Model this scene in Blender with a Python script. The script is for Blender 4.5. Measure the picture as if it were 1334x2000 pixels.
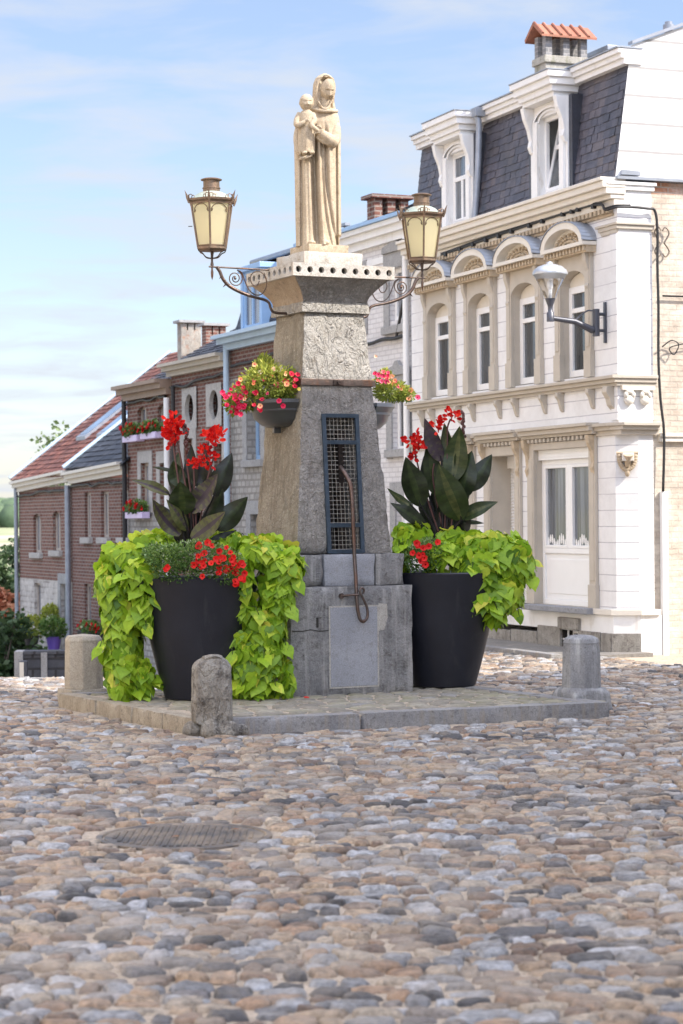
import bpy, bmesh, math, random
import numpy as np
from mathutils import Vector, Matrix, noise
R=math.radians
sc=bpy.context.scene
for o in list(bpy.data.objects): bpy.data.objects.remove(o)
COL=sc.collection
# ---------------------------------------------------------------- camera, sky, sun
F=4200.;H=1.7;CX=667.;CY=1012.;RO=0.0086
cd=bpy.data.cameras.new('camera'); cam=bpy.data.objects.new('camera',cd); COL.objects.link(cam); sc.camera=cam
cd.sensor_fit='VERTICAL'; cd.sensor_height=36; cd.lens=36*F/2000; cd.shift_y=12/2000
cd.clip_start=.1; cd.clip_end=5000
cr,sr=math.cos(RO),math.sin(RO)
cam.matrix_world=Matrix(((cr,sr,0,0),(0,0,-1,0),(-sr,cr,0,H),(0,0,0,1)))
cd.dof.use_dof=True; cd.dof.focus_distance=18.6; cd.dof.aperture_fstop=4.0
SE,SA=R(42),R(71)               # sun height, and its bearing to the right of straight-behind-the-camera
sd=Vector((math.cos(SE)*math.sin(SA),-math.cos(SE)*math.cos(SA),math.sin(SE)))
sl=bpy.data.lights.new('sun','SUN'); so=bpy.data.objects.new('sun',sl); COL.objects.link(so)
sl.energy=3.2; sl.angle=R(.5); sl.color=(1,.93,.82)
so.rotation_euler=(-sd).to_track_quat('-Z','Y').to_euler(); so.location=(20,-20,30)
W=bpy.data.worlds.new('World'); sc.world=W; W.use_nodes=True
nt=W.node_tree; nt.nodes.clear(); N=nt.nodes.new; Lk=nt.links.new
sky=N('ShaderNodeTexSky'); sky.sky_type='NISHITA'; sky.sun_disc=False; sky.sun_elevation=SE
sky.sun_rotation=math.atan2(sd.x,sd.y); sky.air_density=1.0; sky.dust_density=.6; sky.ozone_density=2.5
tc=N('ShaderNodeTexCoord'); sx=N('ShaderNodeSeparateXYZ'); Lk(tc.outputs['Generated'],sx.inputs[0])
mx=N('ShaderNodeMath'); mx.operation='ADD'; mx.inputs[1].default_value=.12; Lk(sx.outputs[2],mx.inputs[0])
def dv(a,b):
    m=N('ShaderNodeMath'); m.operation='DIVIDE'; Lk(a,m.inputs[0]); Lk(b,m.inputs[1]); return m.outputs[0]
cb=N('ShaderNodeCombineXYZ'); Lk(dv(sx.outputs[0],mx.outputs[0]),cb.inputs[0]); Lk(dv(sx.outputs[1],mx.outputs[0]),cb.inputs[1])
mp=N('ShaderNodeMapping'); mp.inputs['Scale'].default_value=(.75,1.1,1); mp.inputs['Rotation'].default_value=(0,0,R(-12)); Lk(cb.outputs[0],mp.inputs[0])
n1=N('ShaderNodeTexNoise'); n1.inputs['Scale'].default_value=3.4; n1.inputs['Detail'].default_value=9; n1.inputs['Roughness'].default_value=.55; n1.inputs['Distortion'].default_value=.35; Lk(mp.outputs[0],n1.inputs['Vector'])
rp=N('ShaderNodeValToRGB'); rp.color_ramp.elements[0].position=.42; rp.color_ramp.elements[1].position=.66
rp.color_ramp.elements[0].color=(.16,.16,.16,1); rp.color_ramp.elements[1].color=(.88,.88,.88,1); Lk(n1.outputs[0],rp.inputs[0])
def mr(src,a,b,c,d):
    q=N('ShaderNodeMapRange'); q.interpolation_type='SMOOTHSTEP'; Lk(src,q.inputs[0])
    for k,v in zip((1,2,3,4),(a,b,c,d)): q.inputs[k].default_value=v
    return q.outputs[0]
hz=mr(sx.outputs[2],-.02,.14,.36,0.)                     # thin haze towards the horizon
mxm=N('ShaderNodeMath'); mxm.operation='MAXIMUM'; Lk(rp.outputs[0],mxm.inputs[0]); Lk(hz,mxm.inputs[1])
mix=N('ShaderNodeMix'); mix.data_type='RGBA'; Lk(mxm.outputs[0],mix.inputs['Factor']); tn=N('ShaderNodeVectorMath'); tn.operation='MULTIPLY'; Lk(sky.outputs[0],tn.inputs[0]); tn.inputs[1].default_value=(1.06,1.0,1.04); Lk(tn.outputs[0],mix.inputs['A']); mix.inputs['B'].default_value=(3.7,3.95,4.4,1)
# added fill light: sky overhead and behind the camera boosted to brighten the shade
dt=N('ShaderNodeVectorMath'); dt.operation='DOT_PRODUCT'; Lk(tc.outputs['Generated'],dt.inputs[0]); dt.inputs[1].default_value=(.12,-.38,.92)
bo=mr(dt.outputs['Value'],.25,.85,1.,4.3)
bf=mr(dt.outputs['Value'],.25,.85,0.,1.)
wm=N('ShaderNodeMix'); wm.data_type='RGBA'; wm.blend_type='MULTIPLY'; Lk(bf,wm.inputs['Factor']); Lk(mix.outputs['Result'],wm.inputs['A']); wm.inputs['B'].default_value=(1.13,1.0,.86,1)
mul=N('ShaderNodeVectorMath'); mul.operation='SCALE'; Lk(wm.outputs['Result'],mul.inputs[0]); Lk(bo,mul.inputs['Scale'])
bg=N('ShaderNodeBackground'); bg.inputs[1].default_value=.09; Lk(mul.outputs[0],bg.inputs[0])
wo=N('ShaderNodeOutputWorld'); Lk(bg.outputs[0],wo.inputs[0])
sc.view_settings.view_transform='Standard'; sc.view_settings.look='None'; sc.view_settings.gamma=1; sc.view_settings.exposure=1.2
try: sc.cycles.max_bounces=8; sc.cycles.diffuse_bounces=4; sc.cycles.transparent_max_bounces=12
except Exception: pass
rnd=random.Random(7)
# ---------------------------------------------------------------- measuring: picture point -> ray -> a point on a real plane
def ray(px,py):
    dx=px-CX;dy=py-CY
    return ((dx*cr-dy*sr)/F,1.,-(dx*sr+dy*cr)/F)
def G(px,py,z=0):
    r=ray(px,py);t=(z-H)/r[2];return (r[0]*t,t)
def at(px,py,Y):
    r=ray(px,py);return Vector((r[0]*Y,Y,H+r[2]*Y))
class Fr:
    "a house frame: x along the facade towards the camera, y into the house"
    def __init__(s,o,th): s.o=o;s.a=R(th-90);s.c=math.cos(s.a);s.s=math.sin(s.a)
    def loc(s,x,y): x-=s.o[0];y-=s.o[1];return (x*s.c+y*s.s,-x*s.s+y*s.c)
    def w(s,x,y): return (s.o[0]+x*s.c-y*s.s,s.o[1]+x*s.s+y*s.c)
    def p(s,px,py,yo=0):
        r=ray(px,py);cx,cy=s.loc(0,0);dx=r[0]*s.c+r[1]*s.s;dy=-r[0]*s.s+r[1]*s.c
        t=(yo-cy)/dy;return (cx+dx*t,H+r[2]*t)
    def q(s,px,py,xo=0):
        r=ray(px,py);cx,cy=s.loc(0,0);dx=r[0]*s.c+r[1]*s.s;dy=-r[0]*s.s+r[1]*s.c
        t=(xo-cx)/dx;return (cy+dy*t,H+r[2]*t)
# ---------------------------------------------------------------- materials
def nodes(name):
    m=bpy.data.materials.new(name); m.use_nodes=True; t=m.node_tree; return m,t,t.nodes['Principled BSDF']
def col(c): return (c[0],c[1],c[2],1)
def ramp(t,fac,stops):
    r=t.nodes.new('ShaderNodeValToRGB'); e=r.color_ramp.elements
    while len(e)<len(stops): e.new(.5)
    for i,(p,c) in enumerate(stops): e[i].position=p; e[i].color=col(c)
    t.links.new(fac,r.inputs[0]); return r.outputs[0]
def noi(t,vec,scale,detail=6,rough=.6,dist=0):
    n=t.nodes.new('ShaderNodeTexNoise'); n.inputs['Scale'].default_value=scale; n.inputs['Detail'].default_value=detail
    n.inputs['Roughness'].default_value=rough; n.inputs['Distortion'].default_value=dist
    t.links.new(vec,n.inputs['Vector']); return n.outputs[0]
def mixc(t,f,a,b,mode='MIX'):
    m=t.nodes.new('ShaderNodeMix'); m.data_type='RGBA'; m.blend_type=mode
    for s,v in (('Factor',f),('A',a),('B',b)):
        if hasattr(v,'links') or hasattr(v,'is_linked'): t.links.new(v,m.inputs[s])
        else: m.inputs[s].default_value=v if s=='Factor' else col(v)
    return m.outputs['Result']
def math2(t,op,a,b=0.):
    m=t.nodes.new('ShaderNodeMath'); m.operation=op
    for i,v in enumerate((a,b)):
        if hasattr(v,'is_linked'): t.links.new(v,m.inputs[i])
        else: m.inputs[i].default_value=v
    return m.outputs[0]
def bumpn(t,b,h,strength,dist):
    n=t.nodes.new('ShaderNodeBump'); n.inputs['Strength'].default_value=strength; n.inputs['Distance'].default_value=dist
    t.links.new(h,n.inputs['Height']); t.links.new(n.outputs[0],b.inputs['Normal']); return n
def ovec(t,scale=(1,1,1),rot=(0,0,0)):
    c=t.nodes.new('ShaderNodeTexCoord'); m=t.nodes.new('ShaderNodeMapping'); m.inputs['Scale'].default_value=scale; m.inputs['Rotation'].default_value=rot
    t.links.new(c.outputs['Object'],m.inputs[0]); return m.outputs[0]
def wvec(t):
    "x+y, z of object space: a wall's own sheet"
    c=t.nodes.new('ShaderNodeTexCoord'); s=t.nodes.new('ShaderNodeSeparateXYZ'); t.links.new(c.outputs['Object'],s.inputs[0])
    k=t.nodes.new('ShaderNodeCombineXYZ'); t.links.new(math2(t,'ADD',math2(t,'ADD',s.outputs[0],s.outputs[1]),30.3),k.inputs[0]); t.links.new(s.outputs[2],k.inputs[1]); return k.outputs[0]
def plain(name,c,rough=.5,metal=0,vary=.12,scale=6,bump=0,bscale=40,spec=.5,dirt=None,dpos=(.55,.75),dscale=2.5):
    m,t,b=nodes(name); v=ovec(t)
    a=tuple(x*(1-vary) for x in c); d=tuple(min(1,x*(1+vary)) for x in c)
    out=ramp(t,noi(t,v,scale),[(.3,a),(.7,d)])
    if dirt:
        f=ramp(t,noi(t,ovec(t,(1,1,.35)),dscale,8,.7,.4),[(dpos[0],(0,0,0)),(dpos[1],(1,1,1))]); out=mixc(t,f,out,dirt)
    t.links.new(out,b.inputs['Base Color']); b.inputs['Roughness'].default_value=rough; b.inputs['Metallic'].default_value=metal
    b.inputs['Specular IOR Level'].default_value=spec
    if bump: bumpn(t,b,noi(t,v,bscale,5),bump,.01)
    return m
def stone(name,c1,c2,c3,s1=3,s2=18,bump=.5,dist=.012,rough=.85,flake=0,streak=None):
    "weathered stone: two tones in broad patches, a third in small spots, pitted"
    m,t,b=nodes(name); v=ovec(t)
    o=ramp(t,noi(t,v,s1,8,.65,.6),[(.32,c1),(.62,c2)])
    o=mixc(t,ramp(t,noi(t,v,s2,8,.75,.3),[(.52,(0,0,0)),(.66,(1,1,1))]),o,c3)
    o=mixc(t,1.0,o,ramp(t,noi(t,v,90,4,.8),[(.3,(.55,.55,.55)),(.7,(1.08,1.08,1.08))]),'MULTIPLY')
    if streak: o=mixc(t,ramp(t,noi(t,ovec(t,(9,9,.8)),1.6,6,.6,.2),[(.5,(0,0,0)),(.72,(.85,.85,.85))]),o,streak)
    h=math2(t,'ADD',noi(t,v,55,8,.7),math2(t,'MULTIPLY',noi(t,v,14,6,.6),1.3))
    if flake:
        f=noi(t,ovec(t,(1,1,.55),(0,R(20),0)),9,4,.55,1.2)
        fl=ramp(t,f,[(.44,(0,0,0)),(.47,(.45,.45,.45)),(.55,(.5,.5,.5)),(.58,(1,1,1))])
        h=math2(t,'ADD',h,math2(t,'MULTIPLY',fl,flake))
    t.links.new(o,b.inputs['Base Color']); b.inputs['Roughness'].default_value=rough
    bumpn(t,b,h,bump,dist); return m
def brick(name,c1,c2,mortar,bw=.2,bh=.062,ms=.012,bump=.6,paint=None,rough=.85,bias=0,squash=1,off=.5,patch=None,msm=.15,mul=.62):
    m,t,b=nodes(name); v=wvec(t)
    n=t.nodes.new('ShaderNodeTexNoise'); n.inputs['Scale'].default_value=3; t.links.new(v,n.inputs['Vector'])
    k=t.nodes.new('ShaderNodeTexBrick'); k.inputs['Scale'].default_value=1; k.inputs['Brick Width'].default_value=bw; k.inputs['Row Height'].default_value=bh
    k.inputs['Mortar Size'].default_value=ms; k.inputs['Mortar Smooth'].default_value=msm; k.inputs['Bias'].default_value=bias; k.offset=off
    k.inputs['Color1'].default_value=col(c1); k.inputs['Color2'].default_value=col(c2); k.inputs['Mortar'].default_value=col(mortar)
    vv=t.nodes.new('ShaderNodeVectorMath'); vv.operation='MULTIPLY_ADD'; t.links.new(n.outputs[1],vv.inputs[0]); vv.inputs[1].default_value=(.02,.012,0); t.links.new(v,vv.inputs[2])
    t.links.new(vv.outputs[0],k.inputs['Vector']); o=k.outputs['Color']
    if paint: o=mixc(t,ramp(t,noi(t,v,2.2,9,.7,.5),[(.42,(0,0,0)),(.56,(1,1,1))]),o,paint)
    if patch: o=mixc(t,ramp(t,noi(t,v,.8,8,.65,.5),[(.48,(0,0,0)),(.66,(1,1,1))]),o,patch)
    o=mixc(t,1.,o,ramp(t,noi(t,v,8,7,.75),[(.3,(mul,mul,mul)),(.7,(1.,1.,1.))]),'MULTIPLY')
    t.links.new(o,b.inputs['Base Color']); b.inputs['Roughness'].default_value=rough
    h=math2(t,'ADD',math2(t,'MULTIPLY',k.outputs['Fac'],-1.),math2(t,'MULTIPLY',noi(t,v,30,6,.7),.6))
    bumpn(t,b,h,bump,.012); return m
def tinted(name,stops,rough=.7,vary=.25,nscale=30,bump=.3,bscale=60,attr='tint',spec=.5,dist=.006,dirt=None,ds=1.2,metal=0,trans=0,tcol=None):
    "colour per stone / tile / leaf from the mesh's own 'tint' attribute"
    m,t,b=nodes(name); a=t.nodes.new('ShaderNodeAttribute'); a.attribute_name=attr; v=ovec(t)
    o=ramp(t,a.outputs['Fac'],stops)
    o=mixc(t,1.,o,ramp(t,noi(t,v,nscale,7,.7),[(.34,(1-vary,)*3),(.64,(1.08,)*3)]),'MULTIPLY')
    if dirt: o=mixc(t,ramp(t,noi(t,v,ds,8,.7,.4),[(.45,(0,0,0)),(.7,(.8,.8,.8))]),o,dirt)
    t.links.new(o,b.inputs['Base Color']); b.inputs['Roughness'].default_value=rough; b.inputs['Specular IOR Level'].default_value=spec; b.inputs['Metallic'].default_value=metal
    if bump: bumpn(t,b,noi(t,v,bscale,6,.7),bump,dist)
    if trans:
        tr=t.nodes.new('ShaderNodeBsdfTranslucent'); ms=t.nodes.new('ShaderNodeMixShader'); ms.inputs[0].default_value=trans
        t.links.new(o,tr.inputs[0]); t.links.new(b.outputs[0],ms.inputs[1]); t.links.new(tr.outputs[0],ms.inputs[2])
        t.links.new(ms.outputs[0],t.nodes['Material Output'].inputs[0])
    return m
def glass_mat(name,c=(.05,.06,.07),rough=.04,curtain=None):
    m,t,b=nodes(name); b.inputs['Roughness'].default_value=rough; b.inputs['Specular IOR Level'].default_value=.9
    v=ovec(t,(1,1,.25)); o=ramp(t,noi(t,v,2.2,3),[(.35,c),(.7,tuple(x*2.2 for x in c))]) if not curtain else ramp(t,noi(t,ovec(t,(8,8,.2)),3,3),[(.35,c),(.6,curtain)])
    t.links.new(o,b.inputs['Base Color']); return m
# ---------------------------------------------------------------- mesh building
class MB:
    def __init__(s): s.v=[];s.f=[];s.t=[];s.m=[]
    def add(s,vs,fs,tint=0.,mi=0):
        b=len(s.v); s.v+= [tuple(v) for v in vs]; s.f+=[tuple(b+i for i in f) for f in fs]; s.t+=[tint]*len(fs); s.m+=[mi]*len(fs); return s
    def box(s,x0,x1,y0,y1,z0,z1,tint=0.,mi=0,M=None):
        vs=[Vector((x,y,z)) for z in (z0,z1) for y in (y0,y1) for x in (x0,x1)]
        if M: vs=[M@v for v in vs]
        return s.add(vs,[(0,2,3,1),(4,5,7,6),(0,1,5,4),(2,6,7,3),(0,4,6,2),(1,3,7,5)],tint,mi)
    def frus(s,cx,cy,z0,z1,a0,b0,a1,b1,tint=0,mi=0):
        "a box whose plan half-sizes go from a0,b0 to a1,b1"
        vs=[(cx+sx*a,cy+sy*b,z) for z,a,b in ((z0,a0,b0),(z1,a1,b1)) for sy in (-1,1) for sx in (-1,1)]
        return s.add(vs,[(0,2,3,1),(4,5,7,6),(0,1,5,4),(2,6,7,3),(0,4,6,2),(1,3,7,5)],tint,mi)
    def tube(s,pts,r,n=8,tint=0,mi=0,cap=True):
        pts=[Vector(p) for p in pts]; k=len(pts); rs=r if isinstance(r,(list,tuple)) else [r]*k
        vs=[];up=None
        for i,p in enumerate(pts):
            d=(pts[min(i+1,k-1)]-pts[max(i-1,0)])
            if d.length<1e-9: d=Vector((0,0,1))
            d.normalize()
            if up is None: up=d.orthogonal().normalized()
            else:
                up=(up-d*up.dot(d)); up=up.normalized() if up.length>1e-6 else d.orthogonal().normalized()
            w=d.cross(up)
            for j in range(n):
                a=2*math.pi*j/n; vs.append(p+(up*math.cos(a)+w*math.sin(a))*rs[i])
        fs=[(i*n+j,i*n+(j+1)%n,(i+1)*n+(j+1)%n,(i+1)*n+j) for i in range(k-1) for j in range(n)]
        if cap: fs+=[tuple(range(n))[::-1],tuple(range((k-1)*n,k*n))]
        return s.add(vs,fs,tint,mi)
    def lathe(s,prof,n=32,c=(0,0,0),a0=0,a1=2*math.pi,tint=0,mi=0,sx=1,sy=1,cap=True,jit=0):
        full=abs(a1-a0-2*math.pi)<1e-6; m=n if full else n+1; vs=[]
        for r,z in prof:
            for j in range(m):
                a=a0+(a1-a0)*j/n; vs.append((c[0]+r*sx*math.cos(a),c[1]+r*sy*math.sin(a),c[2]+z))
        fs=[(i*m+j,i*m+(j+1)%m,(i+1)*m+(j+1)%m,(i+1)*m+j) for i in range(len(prof)-1) for j in range(n)]
        if cap and full: fs+=[tuple(range(m))[::-1],tuple(range((len(prof)-1)*m,len(prof)*m))]
        return s.add(vs,fs,tint,mi)
    def prism(s,poly,y0,y1,ax='y',tint=0,mi=0):
        "poly in (x,z) pushed along y (ax y), or in (y,z) along x, or in (x,y) along z"
        k=len(poly); g={'y':lambda a,b,c:(a,c,b),'x':lambda a,b,c:(c,a,b),'z':lambda a,b,c:(a,b,c)}[ax]
        vs=[g(a,b,y0) for a,b in poly]+[g(a,b,y1) for a,b in poly]
        fs=[tuple(range(k)),tuple(range(2*k-1,k-1,-1))]+[(i,k+i,k+(i+1)%k,(i+1)%k) for i in range(k)]
        return s.add(vs,fs,tint,mi)
    def ell(s,c,r,n=12,m=8,tint=0,mi=0,M=None):
        vs=[(0,0,-1)]+[(math.cos(2*math.pi*j/n)*math.sin(math.pi*i/m),math.sin(2*math.pi*j/n)*math.sin(math.pi*i/m),-math.cos(math.pi*i/m)) for i in range(1,m) for j in range(n)]+[(0,0,1)]
        fs=[(0,1+(j+1)%n,1+j) for j in range(n)]+[(1+i*n+j,1+i*n+(j+1)%n,1+(i+1)*n+(j+1)%n,1+(i+1)*n+j) for i in range(m-2) for j in range(n)]+[(1+(m-2)*n+j,1+(m-2)*n+(j+1)%n,len(vs)-1) for j in range(n)]
        out=[]
        for v in vs:
            v=Vector((v[0]*r[0],v[1]*r[1],v[2]*r[2]))
            if M: v=M@v
            out.append(v+Vector(c))
        return s.add(out,fs,tint,mi)
    def build(s,name,mat,parent=None,smooth=0,bevel=0,fix=True):
        me=bpy.data.meshes.new(name); me.from_pydata(s.v,[],s.f)
        mats=mat if isinstance(mat,(list,tuple)) else [mat]
        for m in mats: me.materials.append(m)
        if len(mats)>1: me.polygons.foreach_set('material_index',s.m)
        if any(s.t): a=me.attributes.new('tint','FLOAT','FACE'); a.data.foreach_set('value',s.t)
        if fix:
            bm=bmesh.new(); bm.from_mesh(me); bmesh.ops.recalc_face_normals(bm,faces=bm.faces); bm.to_mesh(me); bm.free()
        if smooth:
            me.polygons.foreach_set('use_smooth',[True]*len(me.polygons))
            if smooth<180: me.set_sharp_from_angle(angle=R(smooth))
        me.update(); o=bpy.data.objects.new(name,me); COL.objects.link(o)
        if parent: o.parent=parent
        if bevel:
            b=o.modifiers.new('bevel','BEVEL'); b.width=bevel; b.segments=2; b.limit_method='ANGLE'
        return o
def tag(o,label=None,cat=None,group=None,kind=None):
    for k,v in (('label',label),('category',cat),('group',group),('kind',kind)):
        if v: o[k]=v
    return o
def E(name,label,cat,loc=(0,0,0),rot=0,group=None):
    o=bpy.data.objects.new(name,None); o.empty_display_size=.2; COL.objects.link(o); o.location=loc; o.rotation_euler=(0,0,rot); return tag(o,label,cat,group)
def copy_tree(o,parent=None):
    c=o.copy(); COL.objects.link(c)
    if parent: c.parent=parent
    for ch in list(o.children): copy_tree(ch,c)
    return c
def wall_holes(mb,x0,x1,z0,z1,y,ops,rec=.2,back=False,mi=0,mir=0):
    "a wall sheet at y with rectangular openings and their reveals going in by rec"
    xs=sorted({x0,x1}|{a for o in ops for a in o[:2]}); zs=sorted({z0,z1}|{a for o in ops for a in o[2:4]})
    for i in range(len(xs)-1):
        for j in range(len(zs)-1):
            cx=(xs[i]+xs[i+1])/2;cz=(zs[j]+zs[j+1])/2
            if any(o[0]<cx<o[1] and o[2]<cz<o[3] for o in ops): continue
            mb.add([(xs[i],y,zs[j]),(xs[i+1],y,zs[j]),(xs[i+1],y,zs[j+1]),(xs[i],y,zs[j+1])],[(0,1,2,3)],0,mi)
    for o in ops:
        a,b,c,d=o[:4]; r=o[4] if len(o)>4 else rec
        for q in ([(a,y,c),(a,y+r,c),(a,y+r,d),(a,y,d)],[(b,y,c),(b,y,d),(b,y+r,d),(b,y+r,c)],[(a,y,d),(a,y+r,d),(b,y+r,d),(b,y,d)],[(a,y,c),(b,y,c),(b,y+r,c),(a,y+r,c)]):
            mb.add(q,[(0,1,2,3)],0,mir)
def rblock(name,mat,parent,f,cuts=(8,8,8),amp=.006,chip=.02,seed=0,matf=None,smooth=35):
    "a rough stone block: unit cube cut into a grid, shaped by f, weathered"
    nx,ny,nz=cuts; ids={};vs=[];fs=[]
    def vid(i,j,k):
        if (i,j,k) not in ids: ids[(i,j,k)]=len(vs); vs.append((2*i/nx-1,2*j/ny-1,2*k/nz-1))
        return ids[(i,j,k)]
    for i in range(nx):
        for j in range(ny):
            fs.append((vid(i,j,0),vid(i,j+1,0),vid(i+1,j+1,0),vid(i+1,j,0))); fs.append((vid(i,j,nz),vid(i+1,j,nz),vid(i+1,j+1,nz),vid(i,j+1,nz)))
    for i in range(nx):
        for k in range(nz):
            fs.append((vid(i,0,k),vid(i+1,0,k),vid(i+1,0,k+1),vid(i,0,k+1))); fs.append((vid(i,ny,k),vid(i,ny,k+1),vid(i+1,ny,k+1),vid(i+1,ny,k)))
    for j in range(ny):
        for k in range(nz):
            fs.append((vid(0,j,k),vid(0,j,k+1),vid(0,j+1,k+1),vid(0,j+1,k))); fs.append((vid(nx,j,k),vid(nx,j+1,k),vid(nx,j+1,k+1),vid(nx,j,k+1)))
    out=[];ctr=Vector(f(0,0,0))
    for (x,y,z) in vs:
        p=Vector(f(x,y,z)); s=sorted((abs(x),abs(y),abs(z)))
        e=max(0,(s[1]-.8)/.2)**3
        sd_=Vector((seed*3.1,seed*1.7,seed))
        c=chip*e*(0.35+1.6*max(0,noise.noise(p*7+sd_)+.15))
        d=(ctr-p); d.z*=.3; d=d.normalized() if d.length>0 else d
        p=p+d*c+noise.noise_vector(p*5+sd_)*amp+noise.noise_vector(p*19+sd_)*amp*.5
        out.append(p)
    m=MB(); m.add(out,fs); o=m.build(name,mat,parent,smooth,fix=False)
    return o
# ---------------------------------------------------------------- structure: ground, cobbles, platform
def sst(a,b,x): t=min(1,max(0,(x-a)/(b-a))); return t*t*(3-2*t)
def gz(x,y):
    d=max(0.,y-23.0); w=1-sst(-.6,2.2,x+max(0,(y-26))*.35)
    w=w+(1-w)*sst(31,37,y)
    z=-(.088*d+.004*min(d,6)**1.5)*w if y<70 else 0
    return z
def terrain(x,y):
    if y<62: return gz(x,y)-.03
    z0=gz(x,61.9)
    k=[(62,z0),(90,-9),(150,-13),(250,-6.5),(400,-2.0),(480,.2),(600,3.5),(900,3),(1600,0),(3000,-20)]
    for (a,za),(b,zb) in zip(k,k[1:]):
        if y<=b: return za+(zb-za)*(y-a)/(b-a)
    return -20
ys=[-60,-20,0,6,12,18,22,23,24,25,26,28,30,33,36,40,45,50,55,61,70,80,90,110,130,150,190,250,300,350,400,440,480,540,600,900,1600,3000]
xs=[-1500,-700,-350,-200,-140,-110,-90,-75,-60,-45,-30,-20,-14,-10,-8,-6,-4,-3,-2,-1,0,.5,1,1.5,2,3,4,6,10,16,25,40,70,120,300,800,1500]
m=MB(); vs=[(x,y,terrain(x,y)) for y in ys for x in xs]; n=len(xs)
m.add(vs,[(j*n+i,j*n+i+1,(j+1)*n+i+1,(j+1)*n+i) for j in range(len(ys)-1) for i in range(n-1)])
mm,t,b=nodes('field'); v=ovec(t)
g=t.nodes.new('ShaderNodeTexCoord'); s_=t.nodes.new('ShaderNodeSeparateXYZ'); t.links.new(g.outputs['Object'],s_.inputs[0])
near=ramp(t,noi(t,v,3,7),[(.35,(.20,.17,.13)),(.65,(.33,.28,.22))])
far=ramp(t,noi(t,v,.012,5),[(.4,(.34,.30,.22)),(.5,(.22,.25,.12)),(.6,(.40,.36,.28))])
t.links.new(mixc(t,math2(t,'GREATER_THAN',s_.outputs[1],70.),near,far),b.inputs['Base Color']); b.inputs['Roughness'].default_value=.95
tag(m.build('ground',mm),kind='structure')
K0=Vector((-1.101,16.775,0));Kr=Vector((2.239,18.10,0));Kl=Vector((-2.584,19.549,0));Kb=Kr+Kl-K0
def inplat(x,y,mg=0):
    P=[K0,Kr,Kb,Kl]
    for a,b_ in zip(P,P[1:]+P[:1]):
        d=b_-a; l=d.length
        if (d.x*(y-a.y)-d.y*(x-a.x))/l < -mg: return False
    return True
MH=G(360,1636); MHR=.47
def stones(name,mat,gen,nr=10,rings=((.0,1.),(.6,.98),(.86,.80),(.985,.34),(1.06,-.5)),kind='structure'):
    "many rounded stones in one sheet; gen yields cx,cy,z,hx,hy,h,rot,tilt,tint"
    S=list(gen); k=1+(len(rings)-1)*nr; V=np.zeros((len(S)*k,3)); faces=[];tints=[]
    base=[(0,1+j,1+(j+1)%nr) for j in range(nr)]+[(1+i*nr+j,1+(i+1)*nr+j,1+(i+1)*nr+(j+1)%nr,1+i*nr+(j+1)%nr) for i in range(len(rings)-2) for j in range(nr)]
    r_=random.Random(3)
    for si,(cx,cy,z,hx,hy,h,rot,tx,ty,ti) in enumerate(S):
        c,s=math.cos(rot),math.sin(rot); o=si*k
        rad=[]
        for j in range(nr):
            a=2*math.pi*(j+.5)/nr; ca,sa=math.cos(a),math.sin(a)
            e=(abs(ca)**6+abs(sa)**6)**(-1/6)*(1+r_.uniform(-.20,.05)); rad.append((ca*e,sa*e))
        V[o]=(cx,cy,z+h*rings[0][1])
        for i,(q,hh) in enumerate(rings[1:]):
            for j,(a,b2) in enumerate(rad):
                x=a*q*hx; y=b2*q*hy; jz=r_.uniform(-.22,.18)*h
                V[o+1+i*nr+j]=(cx+x*c-y*s,cy+x*s+y*c,z+h*hh+(jz if i<2 else 0)+(tx*x+ty*y)*(1 if hh>0 else 0))
        faces+= [tuple(o+q for q in f) for f in base]; tints+=[ti]*len(base)
    me=bpy.data.meshes.new(name); me.from_pydata(V.tolist(),[],faces); me.materials.append(mat)
    a=me.attributes.new('tint','FLOAT','FACE'); a.data.foreach_set('value',tints)
    me.polygons.foreach_set('use_smooth',[True]*len(me.polygons)); me.update()
    o=bpy.data.objects.new(name,me); COL.objects.link(o); return tag(o,kind=kind)
cobm=tinted('cobble',[(.0,(.06,.058,.062)),(.10,(.14,.135,.14)),(.2,(.30,.30,.31)),(.3,(.50,.51,.53)),(.38,(.66,.67,.70)),(.42,(.30,.20,.14)),(.52,(.46,.29,.18)),(.62,(.60,.44,.29)),(.74,(.18,.115,.085)),(.84,(.36,.27,.20)),(.93,(.66,.54,.40)),(1,(.22,.20,.20))],.33,.72,24,1.,50,spec=.8,dist=.02,dirt=(.42,.35,.275),ds=1.5)
joint=stone('joint_sand',(.44,.36,.27),(.58,.48,.37),(.24,.18,.125),2,25,.7,.01)
def cobble_gen():
    r_=random.Random(11); y=4.2; row=0
    while y<27.5:
        d=r_.uniform(.075,.135); x=-(.27*y+1.2)+r_.uniform(0,.2); xe=.27*y+1.2
        while x<xe:
            w=r_.uniform(.07,.185)*(1 if r_.random()<.9 else 1.35)
            cx=x+w/2; cy=y+d/2+.05*math.sin(cx*1.3+row*.2)+.03*math.sin(cx*3.1+row)+r_.uniform(-.016,.016)
            x+=w+r_.uniform(.003,.014)
            if inplat(cx,cy,.10): continue
            if ((cx-MH[0])/(MHR+.07))**2+((cy-MH[1])/(MHR+.05))**2<1: continue
            l=WH.loc(cx,cy)
            if l[1]>-1.02 and l[0]<0.3: continue
            if l[0]>=.3 and l[1]>-.3: continue
            big=noise.noise(Vector((cx*.5,cy*.5,0)))
            ti=min(1,max(0,r_.random()*1.0+big*.15))
            yield cx,cy,gz(cx,cy)+r_.uniform(-.004,.010),w/2,d/2*r_.uniform(.85,1.12),r_.uniform(.012,.026),r_.uniform(-.22,.22),r_.uniform(-.12,.12),r_.uniform(-.17,.17),ti
        y+=d+r_.uniform(.0,.010); row+=1
WH=Fr(G(1213,1282),21.1)          # the white corner house
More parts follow.
